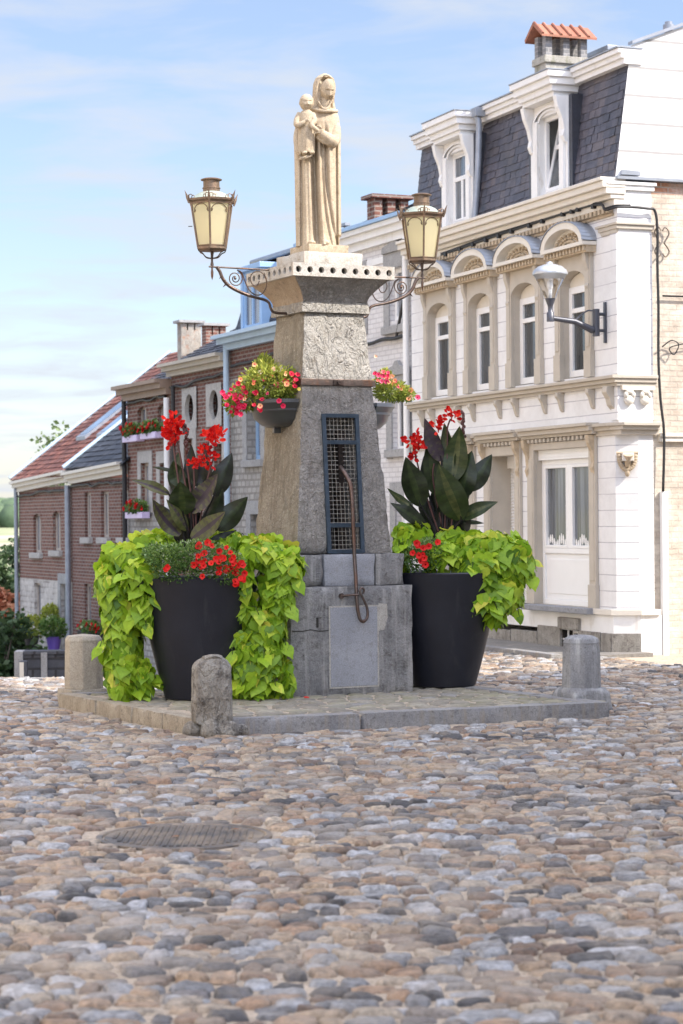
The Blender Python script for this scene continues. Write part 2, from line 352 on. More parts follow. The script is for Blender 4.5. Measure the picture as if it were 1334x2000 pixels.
cob=stones('cobblestones',cobm,cobble_gen(),13)
m=MB(); n=170; ys=[3.6+i*.042*(1+i/500) for i in range(500)]; ys=[y for y in ys if y<27.6]
def bz(x,y):
    q=.0+.007*noise.noise(Vector((x*7,y*7,0)))+.006*noise.noise(Vector((x*23,y*23,3)))
    d=math.hypot(x-MH[0],y-MH[1]); return q if d>MHR+.05 else min(q,.004)
vs=[(x,y,gz(x,y)+bz(x,y)) for y in ys for x in [(.27*y+1.4)*(2*i/(n-1)-1) for i in range(n)]]
m.add(vs,[(j*n+i,j*n+i+1,(j+1)*n+i+1,(j+1)*n+i) for j in range(len(ys)-1) for i in range(n-1)])
tag(m.build('cobble_bedding',joint,smooth=180),kind='structure')
# pavement in front of the white house, its kerb
def wl(fr,x,y,z=0): a=fr.w(x,y); return Vector((a[0],a[1],z))
pave=stone('pavement_setts',(.20,.185,.17),(.30,.28,.25),(.15,.14,.13),4,20,.6,.01)
kerbm=stone('kerb_limestone',(.22,.22,.235),(.34,.335,.33),(.15,.145,.14),4,24,.7,.012,streak=(.27,.23,.18))
m=MB(); pts=[wl(WH,-14,-.95,.03),wl(WH,.25,-.95,.03),wl(WH,.25,0.3,.05),wl(WH,-14,.3,.03)]
m.add(pts+[p-Vector((0,0,.5)) for p in pts],[(0,1,2,3),(0,4,5,1),(1,5,6,2)])
tag(m.build('pavement',pave),kind='structure')
m=MB()
for i in range(14):
    a=-14+i*1.02; z=.075
    if a<-9: continue
    P=[wl(WH,a+.01,-1.08,z),wl(WH,a+1.0,-1.08,z),wl(WH,a+1.0,-.95,z),wl(WH,a+.01,-.95,z)]
    m.add(P+[p-Vector((0,0,.3)) for p in P],[(0,1,2,3),(0,4,5,1),(1,5,6,2),(2,6,7,3),(3,7,4,0)])
tag(m.build('pavement_kerb',kerbm,bevel=.012),kind='structure')
# side street: paler setts beside the gable wall
def plat_stones():
    r_=random.Random(5); u=(Kr-K0).normalized(); v=(Kl-K0).normalized(); LU=(Kr-K0).length; LV=(Kl-K0).length; b_=.17
    while b_<LV-.1:
        d=r_.uniform(.13,.16); a=.17+r_.uniform(0,.15)
        while a<LU-.1:
            w=r_.uniform(.15,.28); p=K0+u*(a+w/2)+v*(b_+d/2)
            yield p.x,p.y,.118,w/2,d/2,.010,math.atan2(u.y,u.x)+r_.uniform(-.02,.02),r_.uniform(-.02,.02),r_.uniform(-.02,.02),r_.random()
            a+=w+.014
        b_+=d+.014
ps=tinted('platform_sett',[(0,(.20,.18,.15)),(.4,(.29,.26,.21)),(.7,(.34,.31,.24)),(1,(.24,.23,.22))],.8,.4,20,.6,60,dirt=(.21,.20,.11),ds=2)
plt=E('stone_platform','low square platform of worn setts edged with limestone kerb under the monument','platform',K0)
def platobj(o): o.parent=plt; o.location=-K0; o['kind']=None; del o['kind']; return o
platobj(stones('paving',ps,plat_stones(),10,((0,1),(.7,.97),(.93,.6),(1.,-.8)),kind='x'))
m=MB(); P=[K0,Kr,Kb,Kl]; c4=(K0+Kr+Kl+Kb)/4
P=[p+(c4-p)*.02+Vector((0,0,.114)) for p in P]; m.add(P+[p-Vector((0,0,.3)) for p in P],[(0,1,2,3),(0,4,5,1),(1,5,6,2),(2,6,7,3),(3,7,4,0)])
platobj(m.build('bedding',joint))
def kerbrun(A,B,lens,seed):
    d=(B-A).normalized(); nrm=Vector((-d.y,d.x,0)); a=0; tot=sum(lens); L=(B-A).length
    if (c4-A).dot(nrm)<0: nrm=-nrm
    for i,l in enumerate(lens):
        l=l/tot*L; w=.17; o=A+d*(a+l/2)+nrm*(w/2-.01)
        def f(x,y,z,l=l,o=o): return o+d*(x*(l/2-.004))+nrm*(y*w/2)+Vector((0,0,.04+z*.092-(.012 if y*((A-B).cross(nrm)).z>9 else 0)))
        ob=rblock('kerb_stone',kerbm,None,f,(18,4,5),.004,.022,seed+i,smooth=50); platobj(ob)
        a+=l
kerbrun(K0,Kr,(1.25,2.1),3); kgrey=kerbm; kerbm=stone('kerb_tan',(.36,.31,.235),(.48,.42,.33),(.22,.19,.15),4,20,.8,.014,streak=(.24,.20,.15)); kerbrun(K0,Kl,(.75,.62,.8,.9),9); kerbm=kgrey; kerbrun(Kl,Kb,(1,1.2,1.1),15); kerbrun(Kr,Kb,(1,1.2,.9),19)
# manhole cover
iron=plain('cast_iron',(.13,.12,.115),.5,.5,.3,20,.5,80,dirt=(.34,.27,.20),dpos=(.40,.62),dscale=4)
mh=E('manhole_cover','round cast iron manhole cover with a raised chequer pattern set in the cobbles','manhole cover',(MH[0],MH[1],0))
m=MB(); m.lathe([(MHR,-.05),(MHR,.013),(MHR-.03,.014),(MHR-.035,.006)],48,cap=False); m.build('frame_ring',iron,mh,40)
m=MB(); m.lathe([(MHR-.045,-.05),(MHR-.045,.009),(.001,.010)],48,cap=False)
k=-.4
while k<.4:
    j=-.4
    while j<.4:
        if k*k+j*j<.38**2: m.box(k-.011,k+.011,j-.011,j+.011,.005,.017)
        j+=.036
    k+=.036
m.build('cover_plate',iron,mh)
# ---------------------------------------------------------------- monument
MA=R(26.3); MC=Vector((-.182,19.834,.12)); MF=Fr((MC.x,MC.y),116.3)
MATM=Matrix.Translation((MC.x,MC.y,0))@Matrix.Rotation(MA,4,'Z'); MI=MATM.inverted()
def ML(px,py,yl): return MF.p(px,py,yl)
blue=stone('blue_limestone',(.17,.17,.175),(.34,.335,.33),(.11,.10,.095),2.6,12,.9,.02,streak=(.42,.41,.39))
bluel=stone('limestone_panel',(.30,.31,.34),(.36,.37,.40),(.27,.27,.28),3,20,.25,.006)
shaftm=stone('rough_limestone',(.26,.245,.225),(.42,.395,.365),(.55,.52,.47),4.5,30,1.0,.035,flake=.9,streak=(.20,.175,.15))
upperm=stone('flaking_sunlit_limestone',(.50,.47,.42),(.62,.585,.53),(.34,.30,.25),4,12,1.0,.035,flake=2.2)  # flaking stone made lighter: sunlight above the iron band put into the colour
brown=stone('warm_lit_limestone',(.31,.265,.20),(.47,.41,.315),(.62,.56,.45),3.5,34,1.0,.035,flake=.8,streak=(.20,.16,.11))  # left faces: warm bounced light put into the stone colour, over streaks
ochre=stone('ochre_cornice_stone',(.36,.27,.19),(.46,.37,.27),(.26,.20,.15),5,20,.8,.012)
mon=E('monument','tapering limestone pump monument with a blue grille, long iron handle and wide cornice','monument',(MC.x,MC.y,0),MA)
def fb(hx,hy,z0,z1,cx=0,cy=0,hx1=None,hy1=None,curve=None):
    hx1=hx if hx1 is None else hx1; hy1=hy if hy1 is None else hy1
    def f(x,y,z):
        t=(z+1)/2; s=t if not curve else curve(t)
        return (cx+x*(hx+(hx1-hx)*s),cy+y*(hy+(hy1-hy)*s),z0+(z1-z0)*t)
    return f
rblock('base_block',blue,mon,fb(.617,.617,.10,1.09),(26,26,22),.004,.022,1,smooth=50)
m=MB(); x0,z1=ML(645,1187,-.62); x1,z0=ML(738,1338,-.62)
m.box(x0,x1,-.6225,-.60,z0,z1); m.build('smooth_panel',bluel,mon,bevel=.004)
pm=stone('panel_mortar',(.42,.40,.36),(.5,.47,.42),(.3,.28,.26),5,20,.5,.01)
m=MB(); w=.014
for a in ((x0-w,x0,z0-w,z1+w),(x1,x1+w,z0-w,z1+w),(x0,x1,z1,z1+w),(x0,x1,z0-w,z0)): m.box(a[0],a[1],-.6205,-.60,a[2],a[3])
m.prism([(x1+.014,.93),(x1+.10,.92),(x1+.105,.80),(x1+.07,.69),(x1+.014,.68)],-.6212,-.6)
m.build('mortar_joint',pm,mon)
m=MB(); dk=plain('crack_dark',(.03,.028,.025),.9)
m.tube([(-.60,-.6185,.705),(-.5,-.6195,.70),(-.42,-.6195,.712),(-.33,-.6195,.695),(x0-.02,-.6195,.70)],.0045,5)
xa,za=ML(620,1215,-.62); m.box(xa-.011,xa+.011,-.6215,-.6,za-.05,za+.04)
m.build('crack',dk,mon)
# second course: three blocks
xs=[-.567,ML(633,1110,-.567)[0],ML(734,1110,-.567)[0],.567]
for i in range(3):
    a,b_=xs[i]+.004,xs[i+1]-.004; rblock('plinth_block',blue if i!=1 else bluel,mon,fb((b_-a)/2,.567,1.092,1.375,(a+b_)/2,0),(12,20,8),.004,.018,5+i,smooth=50)
# shaft, lower and upper
def face_mats(o,mats,fn):
    me=o.data; me.materials.clear()
    for q in mats: me.materials.append(q)
    for p in me.polygons: p.material_index=fn(p)
a_of=lambda z:.487-.176*(z-1.37)/2.196
zb=2.93
GX=.185
def shaft(name,z0,z1,seed,mats,hole):
    def f(x,y,z):
        zz=z0+(z1-z0)*(z+1)/2; a=a_of(zz); return (x*a,y*a,zz)
    nz=int((z1-z0)/.03)
    o=rblock(name,mats[0],mon,f,(24,24,nz),.005,.022,seed,smooth=60)
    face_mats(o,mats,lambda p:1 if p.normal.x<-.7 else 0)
    return o
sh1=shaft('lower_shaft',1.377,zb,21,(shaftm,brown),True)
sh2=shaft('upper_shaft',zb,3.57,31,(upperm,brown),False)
# grille niche cut into the shaft
cut=MB(); cut.add([(x*GX,y,z) for z,yf in ((1.385,-.7),(2.645,-.7)) for x,y in ((-1,yf),(1,yf),(1,-.12),(-1,-.12))],[(0,1,2,3),(7,6,5,4),(0,4,5,1),(1,5,6,2),(2,6,7,3),(3,7,4,0)])
cut.box(-.1,.1,-.7,-.05,1.2,1.384) if False else None
cob_=cut.build('niche',dk,None)
cob_.matrix_world=mon.matrix_world if False else MATM
bm_=sh1.modifiers.new('cut','BOOLEAN'); bm_.operation='DIFFERENCE'; bm_.object=cob_; bm_.solver='EXACT'
bpy.context.view_layer.update()
dg=bpy.context.evaluated_depsgraph_get(); me2=bpy.data.meshes.new_from_object(sh1.evaluated_get(dg)); sh1.modifiers.clear(); sh1.data=me2; bpy.data.objects.remove(cob_)
# grille
gp=plain('grille_paint',(.035,.055,.08),.45,.2,.25,15,.3)
wirem=plain('wire_grey',(.36,.35,.32),.45,.7,.2,30)
gr=MB(); sl_=(-.176/2.196)
def gpnt(x,z,off=.0): return (x,-(a_of(z))-off,z)
def gbar(mb,p,q,w,d=.012):
    P,Q=Vector(p),Vector(q); ax=(Q-P).normalized(); n_=Vector((0,-1,-.08)).normalized(); sd2=ax.cross(n_).normalized()
    vs=[c+sd2*(sx*w/2)+n_*(sy*d/2) for c in (P,Q) for sy in (-1,1) for sx in (-1,1)]
    mb.add(vs,[(0,2,3,1),(4,5,7,6),(0,1,5,4),(2,6,7,3),(0,4,6,2),(1,3,7,5)])
ZG=(1.395,1.62,2.43,2.625)
for s_ in (-1,1): gbar(gr,gpnt(s_*(GX-.018),1.385,.012),gpnt(s_*(GX-.018),2.645,.012),.036,.03)
zs=[1.40,ML(676,1026,-.5)[1],ML(666,864,-.4)[1],2.628]
for z in zs: gbar(gr,gpnt(-GX+.03,z,.013),gpnt(GX-.03,z,.013),.036,.026)
gri=gr.build('grille',gp,mon,bevel=.002)
wr=MB(); k=0
x=-GX+.045
while x<GX-.04:
    segs=[(zs[0],zs[3])] if not(-.035<x<.02) else [(zs[0],2.02),(zs[2],zs[3])]
    for a,b_ in segs: wr.tube([gpnt(x,a,.002),gpnt(x,b_,.002)],.0017,5)
    x+=.038
z=zs[0]+.02
while z<zs[3]:
    if 2.02<z<zs[2]-.01: wr.tube([gpnt(-GX+.03,z),gpnt(-.035,z)],.0017,5); wr.tube([gpnt(.018,z),gpnt(GX-.03,z)],.0017,5)
    else: wr.tube([gpnt(-GX+.03,z),gpnt(GX-.03,z)],.0017,5)
    z+=.040
wr.build('wire_mesh',wirem,gri)
m=MB(); m.box(.03,.09,-.3,-.2,1.4,2.5); m.tube([(-.05,-.25,1.4),(-.05,-.25,2.5)],.03,10); m.tube([(0,-.34,1.95),(.0,-.25,2.2)],.02,8)
m.build('pump_mechanism',plain('rusty_pump',(.035,.025,.02),.7,.4,.4,12),mon)
# handle
hd=plain('handle_iron',(.11,.085,.075),.42,.75,.35,10,.4,60,dirt=(.16,.08,.05),dpos=(.5,.65),dscale=5)
def MP(px,py,yl): x,z=ML(px,py,yl); return Vector((x,yl,z))
def smooth_path(P,n=6):
    P=[Vector(p) for p in P]; out=[]
    for i in range(len(P)-1):
        a,b_,c,d=P[max(0,i-1)],P[i],P[i+1],P[min(len(P)-1,i+2)]
        for j in range(n):
            t=j/n; out.append(.5*((2*b_)+(c-a)*t+(2*a-5*b_+4*c-d)*t*t+(3*b_-a-3*c+d)*t**3))
    return out+[P[-1]]
m=MB()
pth=smooth_path([MP(664,912,-.40),MP(673,924,-.47),MP(684,946,-.52),MP(688,980,-.555),MP(690,1030,-.58),MP(692,1080,-.60),MP(695,1130,-.645),MP(697,1170,-.675),MP(700,1198,-.685),MP(705,1212,-.69),MP(713,1212,-.69),MP(718,1202,-.69),MP(716,1184,-.69),MP(707,1165,-.69),MP(703,1155,-.685),MP(706,1148,-.68),MP(711,1152,-.675),MP(709,1160,-.67)],6)
rs=[.022-.006*min(1,i/40) if i<60 else .0135-.004*(i-60)/max(1,len(pth)-60) for i in range(len(pth))]
m.tube(pth,rs,8); m.build('pump_handle',hd,mon,60)
m=MB(); a=MP(667,1164,-.63); b_=MP(702,1161,-.69); m.tube([a+Vector((0,.03,0)),a,b_],[.012,.012,.010],8); m.tube([a+Vector((0,.02,0)),a+Vector((0,-.012,0))],.024,10); m.build('handle_hook',hd,mon,60)
# iron band with bolt
m=MB(); A=a_of(zb)+.012
m.frus(0,0,zb-.03,zb+.03,A+.004,A+.004,A-.001,A-.001); x,z=ML(661,748,-A); m.tube([(x,-A+.0,zb),(x,-A-.03,zb)],.022,6); m.box(x-.05,x+.05,-A-.012,-A,zb-.026,zb+.026)
m.build('iron_band',hd,mon,bevel=.003)
m=MB(); m.tube([(.0,-A+.01,zb-.05),(.0,-A+.002,zb-.12)],.004,5)
# cornice: moulding, cavetto, slab with holes
m=MB()
def ring(mb,prof,mi=0):
    vs=[(sx*a,sy*a,z) for a,z in prof for sx,sy in ((-1,-1),(1,-1),(1,1),(-1,1))]
    mb.add(vs,[(i*4+j,i*4+(j+1)%4,(i+1)*4+(j+1)%4,(i+1)*4+j) for i in range(len(prof)-1) for j in range(4)],0,mi)
rblock('cornice_moulding',upperm,mon,fb(.345,.345,3.566,3.66,0,0,.335,.335),(20,20,4),.004,.012,41,smooth=50)
def cav(x,y,z):
    t=(z+1)/2; a=.325+.155*(1-math.cos(t*math.pi/2))**.9; return (x*a,y*a,3.655+t*.215)
o=rblock('cavetto',shaftm,mon,cav,(22,22,10),.002,.004,43,smooth=70)
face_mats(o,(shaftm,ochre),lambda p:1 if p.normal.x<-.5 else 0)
slabm=stone('slab_limestone',(.50,.47,.42),(.60,.57,.52),(.36,.31,.25),5,18,.6,.01,streak=(.42,.36,.29))
SA_=.512; z0,z1=3.868,3.985
sb=MB(); nh=9
def facegrid(mb,M):
    "a long strip with round holes; local x along the face, z up, pointing -y"
    W_=SA_*2; p=W_/nh; r_=.029; zc=(z0+z1)/2; n_=12
    for i in range(nh):
        cx=-SA_+p*(i+.5); out=[];inn=[];dep=[]
        for j in range(n_):
            a=2*math.pi*j/n_+math.pi/4; ca,sa=math.cos(a),math.sin(a); k=1/max(abs(ca),abs(sa))
            out.append(M@Vector((cx+ca*k*p/2,-SA_,zc+sa*k*(z1-z0)/2))); inn.append(M@Vector((cx+ca*r_,-SA_,zc+sa*r_))); dep.append(M@Vector((cx+ca*r_,-SA_+.05,zc+sa*r_)))
        # add corners so the outer outline is square
        n2=n_
        mb.add(out+inn+dep,[(j,(j+1)%n2,n2+(j+1)%n2,n2+j) for j in range(n2)]+[(n2+j,n2+(j+1)%n2,2*n2+(j+1)%n2,2*n2+j) for j in range(n2)],0,0)
        mb.add(dep,[tuple(range(n2))],0,1)
        for sx_,sz_ in ((-1,-1),(1,-1),(1,1),(-1,1)):
            pass
for k in range(4): facegrid(sb,Matrix.Rotation(k*math.pi/2,4,'Z'))
sb.add([(sx*SA_,sy*SA_,z) for z in (z0,z1) for sx,sy in ((-1,-1),(1,-1),(1,1),(-1,1))],[(0,3,2,1),(4,5,6,7)])
sb.build('cornice_slab',[slabm,dk],mon,fix=False)
rblock('upper_step',slabm,mon,fb(.302,.302,3.985,4.12),(16,16,5),.003,.014,51,smooth=50)
# ---------------------------------------------------------------- statue of a mother and child
sand=stone('sandstone_statue',(.47,.375,.255),(.60,.495,.36),(.36,.27,.18),3,16,.45,.006,streak=(.37,.285,.19))
st=E('statue','pale sandstone statue of a veiled mother holding a child, on top of the monument','statue',(MC.x,MC.y,4.20))
q=rblock('statue_base',sand,st,lambda x,y,z:tuple(Matrix.Rotation(MA,4,'Z')@Vector((x*.205,y*.205,-.04+z*.042))),(14,14,4),.002,.008,61,smooth=50)
SX=-.012
def gauss(x,c,w): return math.exp(-((x-c)/w)**2)
def robe():
    n=120; zs=[i*.0145 for i in range(90)]; vs=[]
    for z in zs:
        # left and right silhouette, depth
        L=np.interp(z,[0,.1,.5,.78,.95,1.08,1.17,1.22,1.26,1.305],[-.205,-.205,-.210,-.212,-.215,-.205,-.175,-.13,-.07,-.01])
        Rr=np.interp(z,[0,.09,.1,.5,.95,1.08,1.18,1.235,1.262,1.285,1.305],[.192,.2,.214,.214,.216,.212,.205,.19,.17,.12,.09])
        D=np.interp(z,[0,.2,.6,1.0,1.15,1.22,1.27,1.305],[.175,.165,.145,.14,.125,.105,.08,.05])
        cx=(L+Rr)/2; a=(Rr-L)/2; u=z/.9
        for j in range(n):
            th=2*math.pi*j/n; c,s=math.cos(th),math.sin(th)
            e=(abs(c)**2.5+abs(s)**2.5)**(-1/2.5); x=cx+a*c*e; y=D*s*e*(1.0 if s<0 else .8)
            if s<0:
                f=1-max(0,z-.98)/.14 if z>.98 else 1; f=max(0,f)
                w=lambda x0,x1,p=1.6:x0+(x1-x0)*(1-min(1,u))**p
                d=.040*gauss(x,w(-.146,-.150),.011)+.075*gauss(x,w(-.028,-.004),.024)*(.6+.4*min(1,u+.3))+.035*gauss(x,w(.082,.178,2.4),.013)
                d+=.022*gauss(x,w(.045,.125,2.4),.009)+.04*gauss(x,.176,.010)*min(1,max(0,(1.1-z)*4))+.010*gauss(x,w(-.095,-.082),.012)
                d-=.022*gauss(x,w(.02,.06,2.2),.020)+.018*gauss(x,w(-.095,-.10),.035)+.02*gauss(x,w(.115,.10,2),.028)*min(1,u+.2)
                if z<.1: d-=.02*(1-z/.1)*gauss(x,.03,.1)
                y+=1.35*d*f*min(1,abs(s)*2.2)
                if z>1.0: y+=.012*gauss(x,.07+.0*z,.012)*min(1,(z-1.0)*20)*max(0,1-(z-1.0)/.2)
            vs.append((x+SX,y,z))
    fs=[(i*n+j,i*n+(j+1)%n,(i+1)*n+(j+1)%n,(i+1)*n+j) for i in range(len(zs)-1) for j in range(n)]+[tuple(range(n))[::-1],tuple(range((len(zs)-1)*n,len(zs)*n))]
    return vs,fs
S=MB(); S.add(*robe())
def P(x,y,z): return Vector((x+SX,y,z))
# collar of the mantle
S.tube(smooth_path([P(-.06,-.06,1.27),P(.0,-.105,1.245),P(.06,-.125,1.232),P(.13,-.11,1.236),P(.185,-.04,1.245)],5),.016,8)
S.tube(smooth_path([P(.02,-.09,1.29),P(.075,-.13,1.25),P(.12,-.1,1.28)],5),[.012]*11,8)
# neck, head, veil
S.tube([P(.07,-.03,1.2),P(.088,-.055,1.36)],[.055,.042],14)
HM=Matrix.Rotation(R(20),4,'Z')@Matrix.Rotation(R(25),4,'X')@Matrix.Rotation(R(3),4,'Y')   # face turned right and down
HC=P(.098,-.070,1.435)
def hp(x,y,z): return HC+HM@Vector((x,y,z))
def head(c,M,rx,ry,rz,k=1.,child=False):
    "one surface: skull with brow, sockets, nose, lips, chin and cheeks raised from it"
    n,mm_=56,44; vs=[]
    for i in range(1,mm_):
        ph=math.pi*i/mm_
        for j in range(n):
            th=2*math.pi*j/n; x,y,z=math.cos(th)*math.sin(ph),math.sin(th)*math.sin(ph),-math.cos(ph)
            jaw=1-.26*sst(-.1,-1.,z)*(1 if not child else .5); X_,Y_,Z_=x*rx*jaw,y*ry*(1-.10*sst(-.2,-1,z)),z*rz
            if y<0:
                w=min(1,-y*1.6); g=lambda a,s_:math.exp(-((x/jaw-a)/s_)**2); h=lambda a,s_:math.exp(-((z-a)/s_)**2)
                nose=g(0,.15)*(.017*sst(.22,-.20,z)*(1-sst(-.20,-.33,z))) + .006*g(0,.24)*h(-.22,.07)
                d=nose+.004*(g(.36,.3)+g(-.36,.3))*h(.27,.08)-.012*(g(.38,.2)+g(-.38,.2))*h(.10,.12)+.0085*(g(.38,.16)+g(-.38,.16))*h(.06,.065)
                d+=.0055*g(0,.22)*h(-.475,.045)+.005*g(0,.18)*h(-.60,.045)-.003*g(0,.25)*h(-.54,.025)-.003*g(0,.3)*h(-.70,.05)+.008*g(0,.26)*h(-.86,.13)+.004*(g(.5,.22)+g(-.5,.22))*h(-.25,.22)
                Y_-=d*w*k
            vs.append(Vector(c)+M@Vector((X_,Y_,Z_)))
    vs+= [Vector(c)+M@Vector((0,0,-rz)),Vector(c)+M@Vector((0,0,rz))]; q=len(vs)
    fs=[(i*n+j,i*n+(j+1)%n,(i+1)*n+(j+1)%n,(i+1)*n+j) for i in range(mm_-2) for j in range(n)]+[(q-2,(j+1)%n,j) for j in range(n)]+[((mm_-2)*n+j,(mm_-2)*n+(j+1)%n,q-1) for j in range(n)]
    S.add(vs,fs)
head(HC,HM,.062,.086,.106,1.5)
# veil: a shell open at the face
def veil():
    n=40; rings=[]; vs=[]
    for i in range(15):
        t=i/14; z=1.605-.345*t
        for j in range(n):
            a=math.pi*(-.5)+2*math.pi*j/n
            w=np.interp(t,[0,.06,.15,.3,.5,.75,1],[.01,.055,.088,.104,.104,.102,.12]); d=np.interp(t,[0,.06,.15,.3,.5,.75,1],[.01,.055,.09,.108,.105,.10,.09])
            cx=np.interp(t,[0,.3,.6,1],[.075,.070,.062,.055]); x=cx+w*math.cos(a); y=.005+d*math.sin(a)
            yy=y
            if math.sin(a)<0:
                fc=cx+.032; g=gauss(x,fc,.058)*sst(.14,.24,t)*1.0
                yy=y+g*.095
            vs.append((x+SX,yy,z))
    fs=[(i*n+j,i*n+(j+1)%n,(i+1)*n+(j+1)%n,(i+1)*n+j) for i in range(14) for j in range(n)]+[tuple(range(n)),tuple(range(14*n,15*n))[::-1]]
    return vs,fs
S.add(*veil())
S.tube(smooth_path([P(.05,-.10,1.555),P(.015,-.10,1.50),P(.0,-.105,1.42),P(.01,-.11,1.34),P(.045,-.12,1.27)],5),[.009]*21,8)
S.tube(smooth_path([P(.13,-.095,1.55),P(.163,-.075,1.49),P(.165,-.075,1.42),P(.145,-.09,1.34),P(.105,-.115,1.27)],5),[.008]*21,8)
S.tube(smooth_path([P(.045,-.085,1.55),P(.09,-.105,1.565),P(.135,-.085,1.548)],5),[.009]*11,8)
# her left arm: upper arm, forearm across, sleeve and hand
S.tube(smooth_path([P(.145,-.03,1.19),P(.168,-.06,1.08),P(.165,-.10,.985),P(.150,-.135,.955)],4),[.045,.046,.047,.048,.05,.05,.052,.053,.054,.054,.054,.052,.05],14)
S.tube([P(.165,-.12,.94),P(.125,-.16,.955),P(.08,-.185,.985),P(.035,-.195,1.015)],[.050,.056,.050,.040],16)
S.tube([P(.14,-.165,.925),P(.06,-.185,.945),P(.0,-.175,.99)],[.03,.028,.018],10)
S.ell(P(.035,-.215,1.03),(.040,.02,.028),12,8,M=Matrix.Rotation(R(28),4,'Y'))
for i,(dx,dz) in enumerate(((.0,.014),(-.004,.0),(-.002,-.013),(.004,-.025))):
    S.tube(smooth_path([P(.02+dx,-.225,1.04+dz),P(-.005+dx,-.228,1.045+dz*1.1),P(-.026+dx,-.218,1.032+dz*1.2)],3),[.0085,.0085,.008,.008,.0075,.007,.006],7)
S.tube([P(.045,-.225,1.055),P(.02,-.235,1.075),P(.0,-.232,1.08)],[.009,.008,.006],7)
# her right arm and the hand under the child's feet
S.tube(smooth_path([P(-.15,-.03,1.15),P(-.178,-.06,1.02),P(-.175,-.10,.90),P(-.155,-.14,.83)],4),[.035,.037,.038,.039,.04,.04,.038,.036,.034,.032,.03,.028,.026],12)
S.ell(P(-.115,-.19,.795),(.055,.03,.018),12,8,M=Matrix.Rotation(R(-14),4,'Y'))
for i in range(4): S.tube([P(-.10,-.20-.010*i,.79-.002*i),P(-.065,-.215-.008*i,.80),P(-.045,-.21-.006*i,.812)],[.009,.008,.006],7)
S.tube([P(-.15,-.18,.80),P(-.165,-.21,.82),P(-.155,-.225,.835)],[.010,.009,.007],7)
# child: robe, arms, head, feet
def child():
    n=28; vs=[]; zs=[.845,.86,.95,1.05,1.10,1.16,1.20,1.225,1.24]
    A=[.078,.080,.080,.076,.072,.075,.068,.045,.02]; D=[.05,.052,.056,.056,.055,.055,.05,.04,.02]
    for z,a,d in zip(zs,A,D):
        for j in range(n):
            th=2*math.pi*j/n; x=a*math.cos(th); y=d*math.sin(th)
            if y<0 and z<1.08: y+=.009*gauss(x,-.028,.010)+.006*gauss(x,.035,.01)-.004*gauss(x,0,.02)
            vs.append(P(-.098+x+.012*(z-.85),-.165+y,z))
    return vs,[(i*n+j,i*n+(j+1)%n,(i+1)*n+(j+1)%n,(i+1)*n+j) for i in range(len(zs)-1) for j in range(n)]+[tuple(range(n))[::-1],tuple(range((len(zs)-1)*n,len(zs)*n))]
S.add(*child())
CM=Matrix.Rotation(R(12),4,'Z')@Matrix.Rotation(R(8),4,'X'); CC=P(-.094,-.165,1.303)
def cp(x,y,z): return CC+CM@Vector((x,y,z))
head(CC,CM,.065,.073,.079,1.2,True)
for sx in (-1,1): S.ell(cp(sx*.060,.0,-.008),(.010,.014,.018),8,6)
for k in range(9):                                                   # hair edge
    a=R(-80+k*20); S.ell(cp(.052*math.sin(a),-.040*math.cos(a)-.012,.040-.010*abs(math.sin(a))),(.013,.012,.012),8,6)
S.tube([P(-.095,-.16,1.22),P(-.094,-.165,1.28)],[.03,.028],10)
S.tube(smooth_path([P(-.155,-.16,1.205),P(-.182,-.185,1.14),P(-.178,-.215,1.085),P(-.13,-.235,1.105),P(-.105,-.235,1.125)],3),[.026,.027,.028,.029,.029,.030,.029,.027,.024,.021,.018,.015,.014],12)
S.tube(smooth_path([P(-.04,-.16,1.20),P(-.022,-.195,1.13),P(-.05,-.225,1.085),P(-.01,-.235,1.05),P(.012,-.225,1.03)],3),[.026,.027,.027,.027,.027,.026,.025,.023,.021,.019,.017,.015,.013],12)
S.ell(P(-.095,-.24,1.13),(.018,.012,.016),10,8)
for k in range(4): S.tube([P(-.088+.004*k,-.247,1.138-.008*k),P(-.072+.003*k,-.25,1.130-.008*k)],[.006,.005],6)
for x0,dx in ((-.115,-.03),(-.045,.0)):
    S.ell(P(x0,-.215,.835),(.022,.042,.017),12,8,M=Matrix.Rotation(R(20),4,'Z'))
    for k in range(5): S.ell(P(x0-.016+.009*k,-.252+.003*abs(k-1),.832),(.006,.009,.006),6,5)
# her feet under the hem
for x0 in (-.055,.07): S.ell(P(x0,-.165,.02),(.04,.05,.022),12,8)
body=S.build('figures',sand,st,180)
rm=body.modifiers.new('remesh','REMESH'); rm.mode='VOXEL'; rm.voxel_size=.0038; rm.use_smooth_shade=True
smo=body.modifiers.new('smooth','SMOOTH'); smo.factor=.5; smo.iterations=1
# ---------------------------------------------------------------- wall lanterns
cop=plain('lantern_copper',(.22,.15,.105),.5,.55,.3,9,.3,50,dirt=(.10,.09,.07),dpos=(.45,.7),dscale=9)
verd=plain('verdigris_roof',(.36,.42,.36),.6,.2,.25,8,.3,50,dirt=(.30,.20,.12),dpos=(.5,.75),dscale=8)
lg=bpy.data.materials.new('lantern_glass'); lg.use_nodes=True; b=lg.node_tree.nodes['Principled BSDF']; b.inputs['Base Color'].default_value=(.86,.80,.58,1); b.inputs['Roughness'].default_value=.35
t=lg.node_tree; tr=t.nodes.new('ShaderNodeBsdfTranslucent'); tr.inputs[0].default_value=(.92,.85,.60,1); ms=t.nodes.new('ShaderNodeMixShader'); ms.inputs[0].default_value=.62; t.links.new(b.outputs[0],ms.inputs[1]); t.links.new(tr.outputs[0],ms.inputs[2]); t.links.new(ms.outputs[0],t.nodes['Material Output'].inputs[0])
